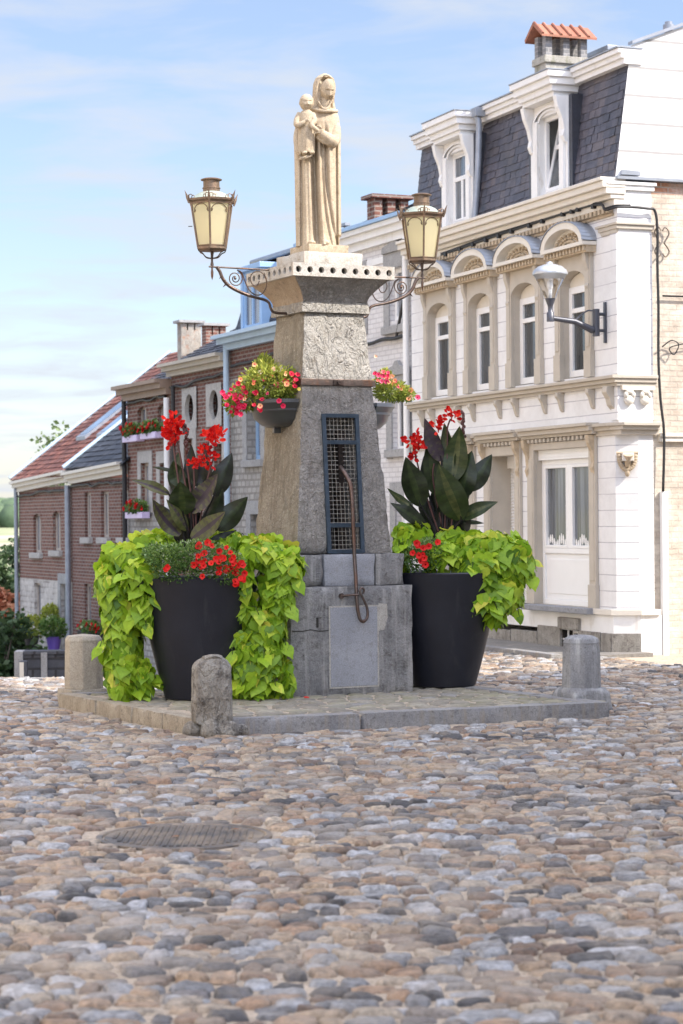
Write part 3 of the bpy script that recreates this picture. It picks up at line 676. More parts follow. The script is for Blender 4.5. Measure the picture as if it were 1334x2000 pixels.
def lantern(sgn,px,py,label):
    lx=sgn*1.075; w=MATM@Vector((lx,0,0)); z0=at(px,py,w.y).z
    L=E('wall_lantern',label,'lantern',(w.x,w.y,z0),MA,'lanterns on scrolled arms of the monument')
    am=Matrix.Rotation(-MA+R(-2 if sgn<0 else 4),4,'Z')
    HX=[(math.cos(R(-90+60*k)),math.sin(R(-90+60*k))) for k in range(6)]
    def hx(r,z): return [am@Vector((a*r,b2*r,z)) for a,b2 in HX]
    # stem and cradle
    m=MB(); m.tube([(0,0,-.12),(0,0,-.09),(0,0,-.05),(0,0,-.02),(0,0,.02),(0,0,.05),(0,0,.09),(0,0,.165)],[.001,.010,.013,.008,.016,.010,.012,.009],10)
    for k in range(6):
        a=am@Vector((HX[k][0],HX[k][1],0)); m.tube(smooth_path([a*.006+Vector((0,0,.075)),a*.06+Vector((0,0,.085)),a*.095+Vector((0,0,.12)),a*.125+Vector((0,0,.135)),a*.135+Vector((0,0,.15))],4),.0055,6)
    m.build('stem',hd,L,60)
    # base tray, posts, top rail
    m=MB(); 
    def hring(ra,za,rb,zb,th=.0):
        A=hx(ra,za);B=hx(rb,zb); m.add(A+B,[(j,(j+1)%6,6+(j+1)%6,6+j) for j in range(6)])
    for (ra,za),(rb,zb) in zip([(.10,.14),(.135,.15),(.145,.155),(.145,.175),(.132,.18)],[(.135,.15),(.145,.155),(.145,.175),(.132,.18),(.11,.18)]): hring(ra,za,rb,zb)
    m.add(hx(.10,.14),[(0,1,2,3,4,5)])
    for k in range(6): m.tube([hx(.137,.17)[k],hx(.200,.56)[k]],.0095,6)
    for k in range(6):
        A0,A1=hx(.134,.185)[k],hx(.134,.185)[(k+1)%6]; B0,B1=hx(.197,.56)[k],hx(.197,.56)[(k+1)%6]
        m.tube([A0,A1],.006,6)
        # little arch inside each panel head
        def pp(u,v): a=A0.lerp(B0,v);b3=A1.lerp(B1,v); return a.lerp(b3,u)*1.0
        m.tube(smooth_path([pp(.10,.78),pp(.13,.87),pp(.28,.95),pp(.5,.975),pp(.72,.95),pp(.87,.87),pp(.90,.78)],3),.0045,5)
        for q in ((.10,.78,.17,.84),(.90,.78,.83,.84)): m.tube([pp(q[0],q[1]),pp(q[2],q[3])],.004,5)
    for (ra,za),(rb,zb) in zip([(.185,.555),(.205,.555),(.207,.57),(.228,.585),(.232,.60)],[(.205,.555),(.207,.57),(.228,.585),(.232,.60),(.18,.612)]): hring(ra,za,rb,zb)
    # crown of leaf points and scrolls
    for k in range(6):
        a=am@Vector((HX[k][0],HX[k][1],0)); m.tube([a*.222+Vector((0,0,.56)),a*.238+Vector((0,0,.61)),a*.248+Vector((0,0,.64)),a*.262+Vector((0,0,.672))],[.008,.012,.007,.001],6)
        c0,c1=hx(.226,.60)[k],hx(.226,.60)[(k+1)%6]
        for u,rr in ((.10,.020),(.22,.014),(.78,.014),(.90,.020)):
            c=c0.lerp(c1,u)+Vector((0,0,rr*.9)); d=(c1-c0).normalized()
            m.tube([c+d*(rr*math.cos(R(t_)))+Vector((0,0,rr*math.sin(R(t_)))) for t_ in range(0,331,30)],.0040,5)
    m.build('frame',cop,L)
    m=MB(); A=hx(.130,.182);B=hx(.193,.556); m.add(A+B,[(j,(j+1)%6,6+(j+1)%6,6+j) for j in range(6)]); m.build('glass_panels',lg,L)
    m=MB(); m.lathe([(.195,.604),(.165,.622),(.135,.65),(.10,.668),(.078,.674)],24); m.build('roof',verd,L,60)
    m=MB(); m.lathe([(.076,.665),(.076,.700),(.082,.702),(.082,.710),(.074,.712),(.074,.775),(.095,.777),(.097,.785),(.07,.795),(.02,.80)],24); m.build('chimney',cop,L,50)
    m=MB(); m.tube([am@Vector((-.17,-.05,.36)),am@Vector((-.205,-.06,.358))],.004,5); m.build('latch',hd,L)
    # arm: from the stem back to the cornice
    m=MB(); s=-sgn
    def A_(d,z): return Vector((s*d,0,z))
    m.tube([A_(-.03,0),A_(.60,-.005)],.008,8)
    m.tube(smooth_path([A_(.045,.0),A_(.075,-.04),A_(.105,-.105),A_(.165,-.165),A_(.27,-.215),A_(.40,-.255),A_(.50,-.275),A_(.555,-.30),A_(.575,-.35),A_(.60,-.385),A_(.66,-.395),A_(.735,-.395)],4),[.016]*20+[.013]*25,8)
    sp=[A_(.225+math.cos(R(a))*(.078-.062*i/30),-.095+math.sin(R(a))*(.078-.062*i/30)) for i,a in enumerate(np.linspace(70,-650,31))]
    m.tube(sp,.0055,6)
    m.tube(smooth_path([A_(.245,-.020),A_(.29,-.04),A_(.32,-.11),A_(.36,-.19),A_(.42,-.235),A_(.49,-.225),A_(.535,-.15),A_(.525,-.07),A_(.47,-.022),A_(.405,-.035),A_(.375,-.09),A_(.40,-.145),A_(.44,-.15),A_(.465,-.11)],5),.0055,6)
    m.ell(A_(.225,-.095),(.014,.008,.014),8,6)
    for d,z,hh in ((.10,-.07,-.035),(.135,-.15,-.03)): m.tube([A_(d,z),A_(d-.03,z+hh)],[.01,.002],6)
    m.build('scroll_arm',hd,L,60)
    return L
lantern(-1,418,521,'copper lantern with yellowed glass left of the statue, against the sky')
lantern(1,827,543,'copper lantern with yellowed glass right of the statue, against the white houses')
# ---------------------------------------------------------------- bollards
wst=stone('weathered_bollard_stone',(.26,.22,.17),(.56,.53,.47),(.09,.075,.065),4.5,7,1.,.03,flake=1.4,streak=(.15,.13,.11))
bst=stone('tan_bollard_stone',(.40,.35,.28),(.50,.45,.37),(.30,.27,.23),4,20,.5,.008)
bgs=stone('grey_bollard_stone',(.23,.23,.24),(.34,.34,.345),(.17,.165,.16),4,20,.6,.01,streak=(.44,.44,.43))
b1c=K0+Vector((.07,.13,0))
B1=E('stone_bollard','crumbling round-topped stone bollard on the near corner of the platform','bollard',b1c,R(10))
def rb(x,y,z):
    t=(z+1)/2; zz=.10+t*.54; r=.155-.015*t; 
    l=math.hypot(x,y); mxy=max(abs(x),abs(y)); k=(mxy/l if l>0 else 1); k=.55*k+.45
    top=1-max(0,(t-.78)/.22)**2.2*.42
    zz-= .035*(l*.7)**2*max(0,(t-.7)/.3)
    return (x*k*r*1.08*top,y*k*r*top,zz)
rblock('post',wst,B1,rb,(18,18,22),.012,.012,71,smooth=60)
m=MB()
for c,r_ in (((-.03,-.15,.06),(.085,.07,.085)),((.11,-.13,.05),(.10,.075,.075)),((-.15,-.03,.045),(.09,.10,.07)),((.20,-.02,.04),(.10,.09,.06))):
    M_=MB(); M_.ell(c,r_,14,10); m.add([Vector(v)+noise.noise_vector(Vector(v)*9)*.025 for v in M_.v],M_.f)
m.build('broken_foot',wst,B1,50)
def octpost(parent,mat,prof,name,rot=22.5,jit=.004):
    m=MB(); vs=[]
    for r_,z in prof:
        for j in range(8):
            a=R(rot+45*j); v=Vector((r_*math.cos(a),r_*math.sin(a),z)); vs.append(v+noise.noise_vector(v*6)*jit)
    m.add(vs,[(i*8+j,i*8+(j+1)%8,(i+1)*8+(j+1)%8,(i+1)*8+j) for i in range(len(prof)-1) for j in range(8)]+[tuple(range(8))[::-1],tuple(range((len(prof)-1)*8,len(prof)*8))])
    return m.build(name,mat,parent,bevel=.010)
b2=G(1140,1392)
B2=E('stone_bollard','grey octagonal stone bollard with a shallow cap on the right corner of the platform','bollard',(b2[0],b2[1]+.14,0),R(26))
octpost(B2,bgs,[(.19,.13),(.175,.19),(.168,.50),(.160,.585),(.163,.60),(.150,.635),(.10,.66),(.03,.668)],'post')
def pl(x,y,z):
    t=(z+1)/2; k=.20-.012*t-max(0,t-.72)/.28*.035*(abs(x)*abs(y)); return (x*k,y*k,t*.21)
rblock('foot_block',bgs,B2,pl,(12,12,8),.005,.02,75,smooth=50)
b3=G(160,1380)
B3=E('stone_bollard','tan octagonal stone bollard on the left corner of the platform, partly behind the trailing vine','bollard',(b3[0],b3[1]+.17,0),R(27))
octpost(B3,bst,[(.178,.15),(.172,.58),(.175,.60),(.150,.64),(.02,.655)],'post')
rblock('foot_block',bst,B3,lambda x,y,z:(x*.195,y*.195,.075+z*.078),(10,10,5),.003,.014,77,smooth=50)
# ---------------------------------------------------------------- planters
pot=plain('planter_resin',(.016,.017,.024),.42,0,.2,3,.2,120,spec=.35,dirt=(.05,.05,.052),dpos=(.58,.8),dscale=3)
soil=stone('soil',(.05,.035,.025),(.09,.06,.04),(.03,.02,.015),8,40,.8,.01)
def potprof(rb_,rt,h): return [(rb_*.86,0.0),(rb_*.97,.015),(rb_,.05)]+[(rb_+(rt-rb_)*((i/8)**.92),.05+(h-.05)*i/8) for i in range(1,9)]+[(rt-.012,h+.012),(rt-.03,h+.004),(rt-.045,h-.03),(rt-.06,h-.12)]
def planter(x,y,label,s=1.):
    L=E('planter',label,'planter',(x,y,.122),0,'tall dark planters beside the monument')
    m=MB(); m.lathe(potprof(.30*s,.545*s,1.06*s),56,cap=False); m.add([(.3*s*.86*math.cos(a),.3*s*.86*math.sin(a),0) for a in [2*math.pi*j/40 for j in range(40)]],[tuple(range(40))[::-1]])
    m.build('pot',pot,L,40)
    m=MB(); m.lathe([(.49*s,.95*s),(.001,.98*s)],32,cap=False); m.build('soil',soil,L,180)
    return L
a=G(383,1370,.12); PL=Vector((a[0],a[1]+.26,0)); planter(PL.x,PL.y,'tall charcoal planter left of the monument, overflowing with lime vines on both sides')
a=G(871,1345,.12); PR=Vector((a[0],a[1]+.26,0)); planter(PR.x,PR.y,'tall charcoal planter right of the monument, lime vines spilling over its right side',1.0)
# ---------------------------------------------------------------- foliage makers
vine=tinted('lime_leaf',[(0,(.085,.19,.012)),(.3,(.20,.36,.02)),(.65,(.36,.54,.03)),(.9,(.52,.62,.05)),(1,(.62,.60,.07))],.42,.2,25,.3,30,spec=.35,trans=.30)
cann=tinted('bronze_leaf',[(0,(.012,.010,.012)),(.35,(.018,.026,.011)),(.6,(.035,.055,.016)),(.85,(.105,.11,.035)),(1,(.05,.035,.045))],.30,.35,14,.25,30,spec=.4,trans=.12)
cann.node_tree.nodes['Principled BSDF'].inputs['Roughness'].default_value=.38
redp=tinted('red_petal',[(0,(.42,.004,.008)),(.5,(.70,.012,.010)),(1,(.85,.035,.018))],.55,.15,20,0,spec=.3,trans=.25)
mixp=tinted('petal',[(0,(.60,.01,.04)),(.28,(.75,.03,.12)),(.42,(.85,.10,.22)),(.5,(.85,.28,.10)),(.68,(.90,.48,.25)),(.8,(.90,.60,.42)),(.9,(.90,.82,.70)),(1,(.9,.7,.05))],.55,.12,20,0,spec=.3,trans=.25)
stemm=plain('dark_stem',(.09,.035,.03),.5,0,.3,10)
smallg=tinted('small_leaf',[(0,(.04,.09,.02)),(.5,(.10,.19,.045)),(.85,(.22,.33,.08)),(1,(.42,.50,.30))],.55,.2,30,0,spec=.3,trans=.2)
yelg=tinted('trailing_leaf',[(0,(.12,.18,.03)),(.5,(.30,.36,.06)),(1,(.50,.50,.10))],.55,.2,30,0,spec=.3,trans=.25)
bare=plain('stem_gap_shade',(.03,.05,.012),.8,0,.4,20)
def heart(mb,c,nrm,tip,s,tint,r_,curl=.25):
    "heart-shaped leaf: stalk end at c, blade towards tip, two halves folded at the midrib"
    d=tip.normalized(); n_=(nrm-d*nrm.dot(d)); n_=n_.normalized() if n_.length>1e-4 else d.orthogonal().normalized(); w=d.cross(n_)
    O=[(0,0),(-.12,.24),(.02,.47),(.28,.52),(.58,.36),(.83,.14),(1.05,0)]
    M_=[(0,0),(.28,0),(.58,0),(.83,0)]
    def pt(a,b2): 
        z=-curl*a*a*.6+abs(b2)*r_.uniform(.22,.34)*(1-a*.4)-abs(b2)**2*.5+r_.uniform(-.025,.025)
        return c+(d*a+w*b2+n_*z)*s
    L=[pt(a,b2) for a,b2 in O[1:6]]; Rr=[pt(a,-b2) for a,b2 in O[1:6]]; mid=[c,pt(.28,0),pt(.58,0),pt(.83,0),pt(1.05,0)]
    vs=mid+L+Rr
    fl=[(0,1,7,6,5),(1,2,8,7),(2,3,9,8),(3,4,9)]; fr=[(0,10,11,12,1),(1,12,13,2),(2,13,14,3),(3,14,4)]
    mb.add(vs,fl+fr,tint)
def vines(name_label,blobs,n,seed,size=(.085,.165),facing=True):
    r_=random.Random(seed); mb=MB(); core=MB()
    wts=[b_[1][0]*b_[1][2]+b_[1][1]*b_[1][2] for b_ in blobs]
    blobs=[((c[0]+r_.uniform(-.03,.03),c[1],c[2]+r_.uniform(-.03,.03)),tuple(q*r_.uniform(.82,1.12) for q in r)) for c,r in blobs]
    for c,r in blobs: core.ell(c,[q*.6 for q in r],14,10)  # dark core blobs put in as the shade between the leaves
    k=0; tries=0
    while k<n and tries<n*6:
        tries+=1
        (c,r)=r_.choices(blobs,wts)[0]
        v=Vector((r_.gauss(0,1),r_.gauss(0,1),r_.gauss(0,1))).normalized()
        if v.y>.45 and r_.random()<.85: continue
        if v.z<-.75: continue
        p=Vector(c)+Vector((v.x*r[0],v.y*r[1],v.z*r[2]))*r_.uniform(.80,1.03)
        if any(((p.x-c2[0])/r2[0])**2+((p.y-c2[1])/r2[1])**2+((p.z-c2[2])/r2[2])**2<.62 for c2,r2 in blobs if c2 is not c): continue
        nn=Vector((v.x/r[0],v.y/r[1],v.z/r[2])).normalized()
        up=max(0,nn.z)
        tip=Vector((v.x*.5,v.y*.5,-1.0+up*.75))+Vector((r_.uniform(-.6,.6),r_.uniform(-.6,.6),r_.uniform(-.25,.3)))
        nr=(nn*1.2+Vector((0,0,.55))+Vector((r_.uniform(-.3,.3),r_.uniform(-.3,.3),r_.uniform(-.2,.3)))).normalized()
        s=r_.uniform(*size)*(1.0 if r_.random()<.75 else .6)
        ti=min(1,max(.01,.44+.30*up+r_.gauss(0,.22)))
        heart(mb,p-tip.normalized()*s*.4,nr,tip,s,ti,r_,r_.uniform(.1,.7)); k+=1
    for c,r in blobs:                      # loose shoots reaching out of the mass
        for _ in range(2):
            v=Vector((r_.uniform(-1,1),r_.uniform(-1,.1),r_.uniform(-.7,.8))).normalized(); p0=Vector(c)+Vector((v.x*r[0],v.y*r[1],v.z*r[2]))*.8; L=r_.uniform(.04,.11); dr=(v+Vector((0,0,-.4))).normalized(); p1=p0+dr*L*.6+Vector((0,0,.02)); p2=p0+dr*L+Vector((0,0,-.05))
            core.tube([p0,p1,p2],[.005,.004,.003],5)
            for q in (.5,.8,1.): heart(mb,p0.lerp(p2,q),Vector((r_.uniform(-.4,.4),-.6,.8)),dr+Vector((r_.uniform(-.9,.9),r_.uniform(-.5,.3),-.5)),r_.uniform(.07,.13),min(1,max(.01,.6+r_.gauss(0,.2))),r_,.4)
    return mb,core
def put_vine(label,blobs,n,seed,base,group=None,**kw):
    v=E('sweet_potato_vine',label,'vine',base,0,group)
    mb,core=vines(label,[((c[0]-base[0],c[1]-base[1],c[2]-base[2]),r) for c,r in blobs],n,seed,**kw)
    mb.build('leaves',vine,v,60,fix=False); core.build('stems_and_dark_core',bare,v,180); return v
def bl(px,py,Y,rx,ry,rz): p=at(px,py,Y); s=Y/F; return ((p.x,p.y,p.z),(rx*s,ry,rz*s))
yl=PL.y
Lb=[bl(250,1090,yl,50,.24,28),bl(290,1070,yl+.05,40,.22,24),bl(330,1062,yl+.25,38,.2,20),bl(218,1130,yl,35,.22,42),bl(228,1190,yl-.05,46,.22,55),bl(246,1250,yl-.08,44,.20,50),bl(244,1305,yl-.1,40,.18,45),bl(238,1345,yl-.12,33,.15,30),bl(278,1330,yl-.1,16,.12,40),bl(275,1190,yl-.28,20,.12,45),bl(268,1130,yl-.30,34,.14,40)]
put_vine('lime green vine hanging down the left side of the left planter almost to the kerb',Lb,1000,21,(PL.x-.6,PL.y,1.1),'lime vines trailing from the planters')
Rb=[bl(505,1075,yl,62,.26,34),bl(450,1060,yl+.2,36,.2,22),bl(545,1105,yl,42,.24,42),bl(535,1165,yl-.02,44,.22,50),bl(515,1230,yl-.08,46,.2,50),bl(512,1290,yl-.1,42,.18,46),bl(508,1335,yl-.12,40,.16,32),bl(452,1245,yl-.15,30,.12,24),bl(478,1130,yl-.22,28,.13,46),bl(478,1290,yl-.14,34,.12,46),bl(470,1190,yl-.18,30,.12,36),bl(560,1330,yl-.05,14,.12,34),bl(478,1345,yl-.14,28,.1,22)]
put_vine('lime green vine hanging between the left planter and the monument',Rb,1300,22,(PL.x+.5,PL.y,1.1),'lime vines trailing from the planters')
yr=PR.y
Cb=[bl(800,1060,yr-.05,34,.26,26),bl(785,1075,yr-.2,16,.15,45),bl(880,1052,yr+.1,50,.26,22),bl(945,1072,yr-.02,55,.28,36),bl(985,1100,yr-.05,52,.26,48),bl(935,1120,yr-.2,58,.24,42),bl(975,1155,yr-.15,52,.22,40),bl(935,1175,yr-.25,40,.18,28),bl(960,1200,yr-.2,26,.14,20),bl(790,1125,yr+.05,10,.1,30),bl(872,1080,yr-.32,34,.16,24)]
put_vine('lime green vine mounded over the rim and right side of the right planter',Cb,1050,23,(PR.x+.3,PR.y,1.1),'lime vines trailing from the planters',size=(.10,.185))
# canna leaves
def blade(base,tip,w,side,bend,tint,name,parent,fold=.35,nseg=22):
    d=tip-base; L=d.length; dn=d.normalized(); nrm=side-dn*side.dot(dn); nrm.normalize(); wv=dn.cross(nrm)
    m=MB(); vs=[]; n=nseg
    for i in range(n+1):
        t=i/n; c=base+d*t+nrm*bend*L*math.sin(math.pi*t)*1.0
        ww=w*(max(0,math.sin(math.pi*(t*.97+.03)**.82))**.85)*(1-.25*t)*1.12
        rip=.09*math.sin(t*13+tint*19+L*30)
        for k in (-1,-.6,-.25,0,.25,.6,1):
            vs.append(c+wv*(k*ww)+nrm*((abs(k)**1.3)*ww*fold+(rip*ww*abs(k)*(1 if k>0 else -1))-(.015*w if abs(k)==.25 else 0)))
    fs=[(i*7+j,i*7+j+1,(i+1)*7+j+1,(i+1)*7+j) for i in range(n) for j in range(6)]
    m.add(vs,fs,tint); m.t=[min(1,max(.001,tint+(.16 if 2<=q%6<=3 else 0)+.05*math.sin((q//6)*1.9+abs(q%6-2.5)*1.3))) for q in range(len(fs))]; o=m.build(name,cann,parent,180,fix=False); return o
def canna(center,label,leaves,stalks,flowers,seed,Y):
    r_=random.Random(seed); T=E('canna_plant',label,'plant',(center.x,center.y,1.1),0,'cannas in the tall planters'); O=Vector(T.location)
    for i,(bx,by,tx,ty,w,tint,dy) in enumerate(leaves):
        yb=Y+dy*.4; yt=Y+dy
        b_=at(bx,by,yb)-O; tp=at(tx,ty,yt)-O
        side=Vector((r_.uniform(-.5,.5),-1,.35+r_.uniform(-.1,.2)))
        blade(b_,tp,w*Y/F*.50,side,r_.uniform(-.13,.10),max(.001,tint),'leaf',T,fold=r_.uniform(-.35,.35))
        root=at(center_px[0]+(bx-center_px[0])*.25,1075,Y+dy*.1)-O; mid=(root+b_)/2+Vector(((b_.x-root.x)*-.18,0,.02))
        if by<1040:
            m=MB(); m.tube(smooth_path([root,mid,b_,b_+(tp-b_)*.12],4),[.017,.016,.015,.014,.013,.012,.011,.010,.008,.007,.006,.005,.004],8); m.build('leaf_stalk',cann,T,180)
    for pts in stalks:
        P_=[at(px,py,Y-.02)-O for px,py in pts]; m=MB(); m.tube(smooth_path(P_,4),.008,7); m.build('flower_stalk',stemm,T,180)
    for (px,py,rx,ry,n,kind) in flowers:
        m=MB(); c=at(px,py,Y-.04)-O; s=Y/F
        if kind=='bud':
            for k in range(n):
                z=-ry+2*ry*k/(n-1); q=c+Vector((r_.uniform(-1,1)*rx*s*.7,r_.uniform(-.02,.02),-z*s)); m.ell(q,(.013,.013,.017),7,5,tint=.1)
            m.tube([c+Vector((0,0,-ry*s*1.3)),c+Vector((0,0,ry*s))],.004,6,tint=.1); m.build('seed_pods',stemm,T,180); continue
        for k in range(int(n*.62)):
            q=Vector((r_.gauss(0,.5),r_.gauss(0,.5),r_.gauss(0,.55))); 
            if q.length>1.15: q=q.normalized()*1.15
            p=c+Vector((q.x*rx*s,q.y*rx*s,q.z*ry*s)); dr=(q+Vector((r_.uniform(-1,1),r_.uniform(-1,.3),r_.uniform(-.2,1)))).normalized()
            n2=Vector((r_.uniform(-1,1),-1,r_.uniform(-.5,1))); sz=r_.uniform(.036,.062); w2=dr.cross(n2).normalized(); n3=w2.cross(dr); ti=r_.uniform(.05,1)
            vs=[p,p+(dr*.35+w2*.30+n3*.05)*sz,p+(dr*.8+w2*.34+n3*.16)*sz,p+(dr*1.1+w2*.08-n3*.05)*sz,p+(dr*1.02-w2*.16+n3*.1)*sz,p+(dr*.7-w2*.36-n3*.06)*sz,p+(dr*.3-w2*.26+n3*.08)*sz,p+(dr*.55-n3*.12)*sz]
            m.add(vs,[(0,1,7),(1,2,7),(2,3,7),(3,4,7),(4,5,7),(5,6,7),(6,0,7)],ti)
        m.tube([c+Vector((0,0,-ry*s)),c+Vector((0,0,ry*s*.8))],.006,6,tint=.05); m.build('flower_head',redp,T,fix=False)
    return T
center_px=(374,1060)
canna(Vector((PL.x,PL.y,0)),'bronze-leaved canna with four red flower heads rising from the left planter',[
 (330,965,256,937,22,.85,-.15),(352,1045,298,975,36,.9,-.22),(366,1035,325,975,30,.8,-.18),(358,1005,352,940,52,.45,-.26),(374,1000,425,925,46,.95,-.20),
 (418,968,453,884,42,.2,.05),(352,950,338,900,34,.5,.0),(340,958,352,880,28,.45,.12),(372,960,374,868,30,.15,.12),(396,945,400,886,44,.1,.15),(424,1035,484,970,44,.35,-.02),
 (374,1052,440,999,40,.88,-.26),(400,1020,436,952,40,.3,.02),(412,1053,463,1035,12,.2,0),(340,921,296,912,8,.3,.1),(385,950,378,890,24,.5,.1),(366,1062,352,1000,26,.1,.05),(380,1060,392,1000,26,.15,.02),(344,1010,300,978,14,.3,.1),
 (372,1062,368,1010,30,.02,-.05),(388,1064,402,1020,26,.05,-.04),(356,1062,345,1020,24,.05,-.02),(380,1050,380,985,34,.1,.05),(366,1000,362,930,30,.35,.02)],
 [[(372,1050),(352,960),(340,880),(338,850)],[(376,1050),(364,960),(352,890),(343,850)],[(380,1050),(372,960),(364,900),(362,870)],[(386,1050),(402,950),(418,890),(421,860)],[(384,1050),(380,960),(379,930),(378,912)]],
 [(336,826,15,14,80,'f'),(342,846,17,16,90,'f'),(332,860,9,12,30,'f'),(421,851,18,14,95,'f'),(398,888,12,14,45,'f'),(410,896,10,14,30,'f'),(378,910,10,7,22,'f'),(363,855,6,26,26,'bud'),(404,880,8,14,14,'bud')],5,yl)
center_px=(866,1060)
canna(Vector((PR.x,PR.y,0)),'tall dark-leaved canna with a few red flowers rising from the right planter',[
 (862,900,829,816,36,1.0,-.10),(879,925,868,826,34,.5,.0),(884,940,898,832,48,.6,-.10),(850,965,836,856,38,.45,-.02),(896,975,922,880,52,.4,-.02),(916,958,961,887,40,.35,.05),
 (900,1015,856,905,60,.55,-.25),(822,988,792,892,52,.4,-.18),(806,990,756,953,18,.6,-.1),(830,1028,762,982,30,.35,-.15),(900,1012,973,980,30,.55,-.12),(902,1018,946,1022,10,.4,0),(834,955,828,890,24,.3,.05),
 (845,1060,833,985,34,.08,0),(868,1062,858,985,34,.1,-.05),(885,1060,884,990,36,.12,0),(874,1045,878,930,44,.2,.06),(855,1040,850,940,36,.15,.08),(905,1050,912,980,26,.15,.02),(838,1025,816,965,34,.2,.05),(824,1040,796,1022,12,.2,-.05),(890,1000,906,905,44,.3,.04),(868,1000,862,915,40,.25,.04)],
 [[(860,1050),(830,960),(814,900),(812,880)],[(868,1050),(872,940),(874,860),(874,835),(880,818)],[(880,1050),(890,920),(902,860),(905,835)],[(866,1040),(846,940),(848,905)]],
 [(806,858,13,12,45,'f'),(818,868,13,12,45,'f'),(811,884,6,14,16,'f'),(882,813,12,10,34,'f'),(856,834,10,11,30,'f'),(905,828,6,24,24,'bud')],6,yr)
# small-flowered plants
def bloom(mb,c,nr,s,ti,r_):
    nr=nr.normalized(); a=nr.orthogonal().normalized(); b_=nr.cross(a); k=10; a0=r_.uniform(0,6)
    ring_=[c+(a*math.cos(a0+2*math.pi*j/k)+b_*math.sin(a0+2*math.pi*j/k))*s*(1 if j%2 else .88)*r_.uniform(.93,1.05)+nr*s*.12*(1 if j%2 else .9) for j in range(k)]
    inn=[c+(a*math.cos(a0+2*math.pi*j/k)+b_*math.sin(a0+2*math.pi*j/k))*s*.28-nr*s*.15 for j in range(k)]
    mb.add(ring_+inn,[(j,(j+1)%k,k+(j+1)%k,k+j) for j in range(k)],ti); mb.add(inn+[c-nr*s*.7],[(j,(j+1)%k,k) for j in range(k)],max(.001,ti-.25))
def tuft(mb,c,r,n,r_,size=(.012,.03),outward=1,thin=.3):
    for _ in range(n):
        v=Vector((r_.gauss(0,1),r_.gauss(0,1),r_.gauss(0,1))).normalized(); q=r_.uniform(.35,1.08)**.6
        p=Vector(c)+Vector((v.x*r[0],v.y*r[1],v.z*r[2]))*q; s=r_.uniform(*size)
        d=(v*outward+Vector((r_.uniform(-.8,.8),r_.uniform(-.8,.8),r_.uniform(-.3,.9)))).normalized(); w=d.orthogonal().normalized()
        w=(Matrix.Rotation(r_.uniform(0,6.28),3,d)@w); mb.add([p,p+d*s*.5+w*s*thin,p+d*s,p+d*s*.5-w*s*thin],[(0,1,2,3)],min(1,max(.01,.5+.25*v.z+r_.gauss(0,.2))))
def flowerplant(name,label,cat,base,tufts,blooms,leafm,petm,seed,leaf=(.014,.034),bs=(.020,.030),group=None,thin=.3):
    r_=random.Random(seed); T=E(name,label,cat,base,0,group); O=Vector(base); m=MB()
    for c,r,n in tufts: tuft(m,Vector(c)-O,r,n,r_,leaf,thin=thin)
    m.build('foliage',leafm,T,fix=False); m=MB()
    for c,nr,ti in blooms: bloom(m,Vector(c)-O,nr,r_.uniform(*bs),ti,r_)
    m.build('blossoms',petm,T,fix=False); return T
def scatter(n,px0,px1,py0,py1,Y,seed,t0,t1,poly=None):
    r_=random.Random(seed); out=[]
    while len(out)<n:
        px,py=r_.uniform(px0,px1),r_.uniform(py0,py1)
        u=(px-(px0+px1)/2)/((px1-px0)/2); v=(py-(py0+py1)/2)/((py1-py0)/2)
        if u*u+v*v>1: continue
        out.append((at(px,py,Y+r_.uniform(-.03,.03)),Vector((r_.uniform(-.5,.5),-1,r_.uniform(-.1,.7))),r_.uniform(t0,t1)))
    return out
def tf(px,py,Y,rx,ry,rz,n): c,r=bl(px,py,Y,rx,ry,rz); return (c,r,n)
yf=PL.y-.50
flowerplant('petunia_plant','red petunias in fine green foliage over the front rim of the left planter','flowers',(PL.x+.1,PL.y-.4,1.1),
 [tf(330,1092,yf+.05,45,.16,30,1700),(*bl(385,1085,yf+.08,60,.2,30),1900),(*bl(440,1105,yf+.02,38,.15,34),1300),(*bl(350,1118,yf,50,.08,20),900),(*bl(300,1082,yf+.2,22,.12,20),400)],
 scatter(26,385,470,1065,1120,yf-.10,1,.3,.8)+scatter(20,440,480,1090,1145,yf-.08,2,.3,.8)+scatter(5,378,420,1058,1075,yf-.05,3,.3,.8)+scatter(3,372,400,1100,1132,yf-.1,4,.3,.8)+[(at(324,1112,yf-.12),Vector((0,-1,.1)),.5),(at(327,1108,yf-.12),Vector((.3,-1,.1)),.6)],smallg,redp,31,bs=(.024,.034))
yf2=PR.y-.50
flowerplant('petunia_plant','small cluster of ten red petunias at the left rim of the right planter','flowers',(PR.x-.2,PR.y-.4,1.1),
 [tf(838,1082,yf2+.1,32,.14,32,1200),(*bl(815,1090,yf2+.1,26,.12,28),700)],
 [(at(px,py,yf2-.06),Vector((rnd.uniform(-.3,.3),-1,.2)),rnd.uniform(.3,.7)) for px,py in ((814,1061),(838,1067),(827,1070),(806,1080),(818,1085),(826,1083),(829,1090),(831,1103),(855,1059),(816,1066),(822,1096))],smallg,redp,32,bs=(.026,.036))
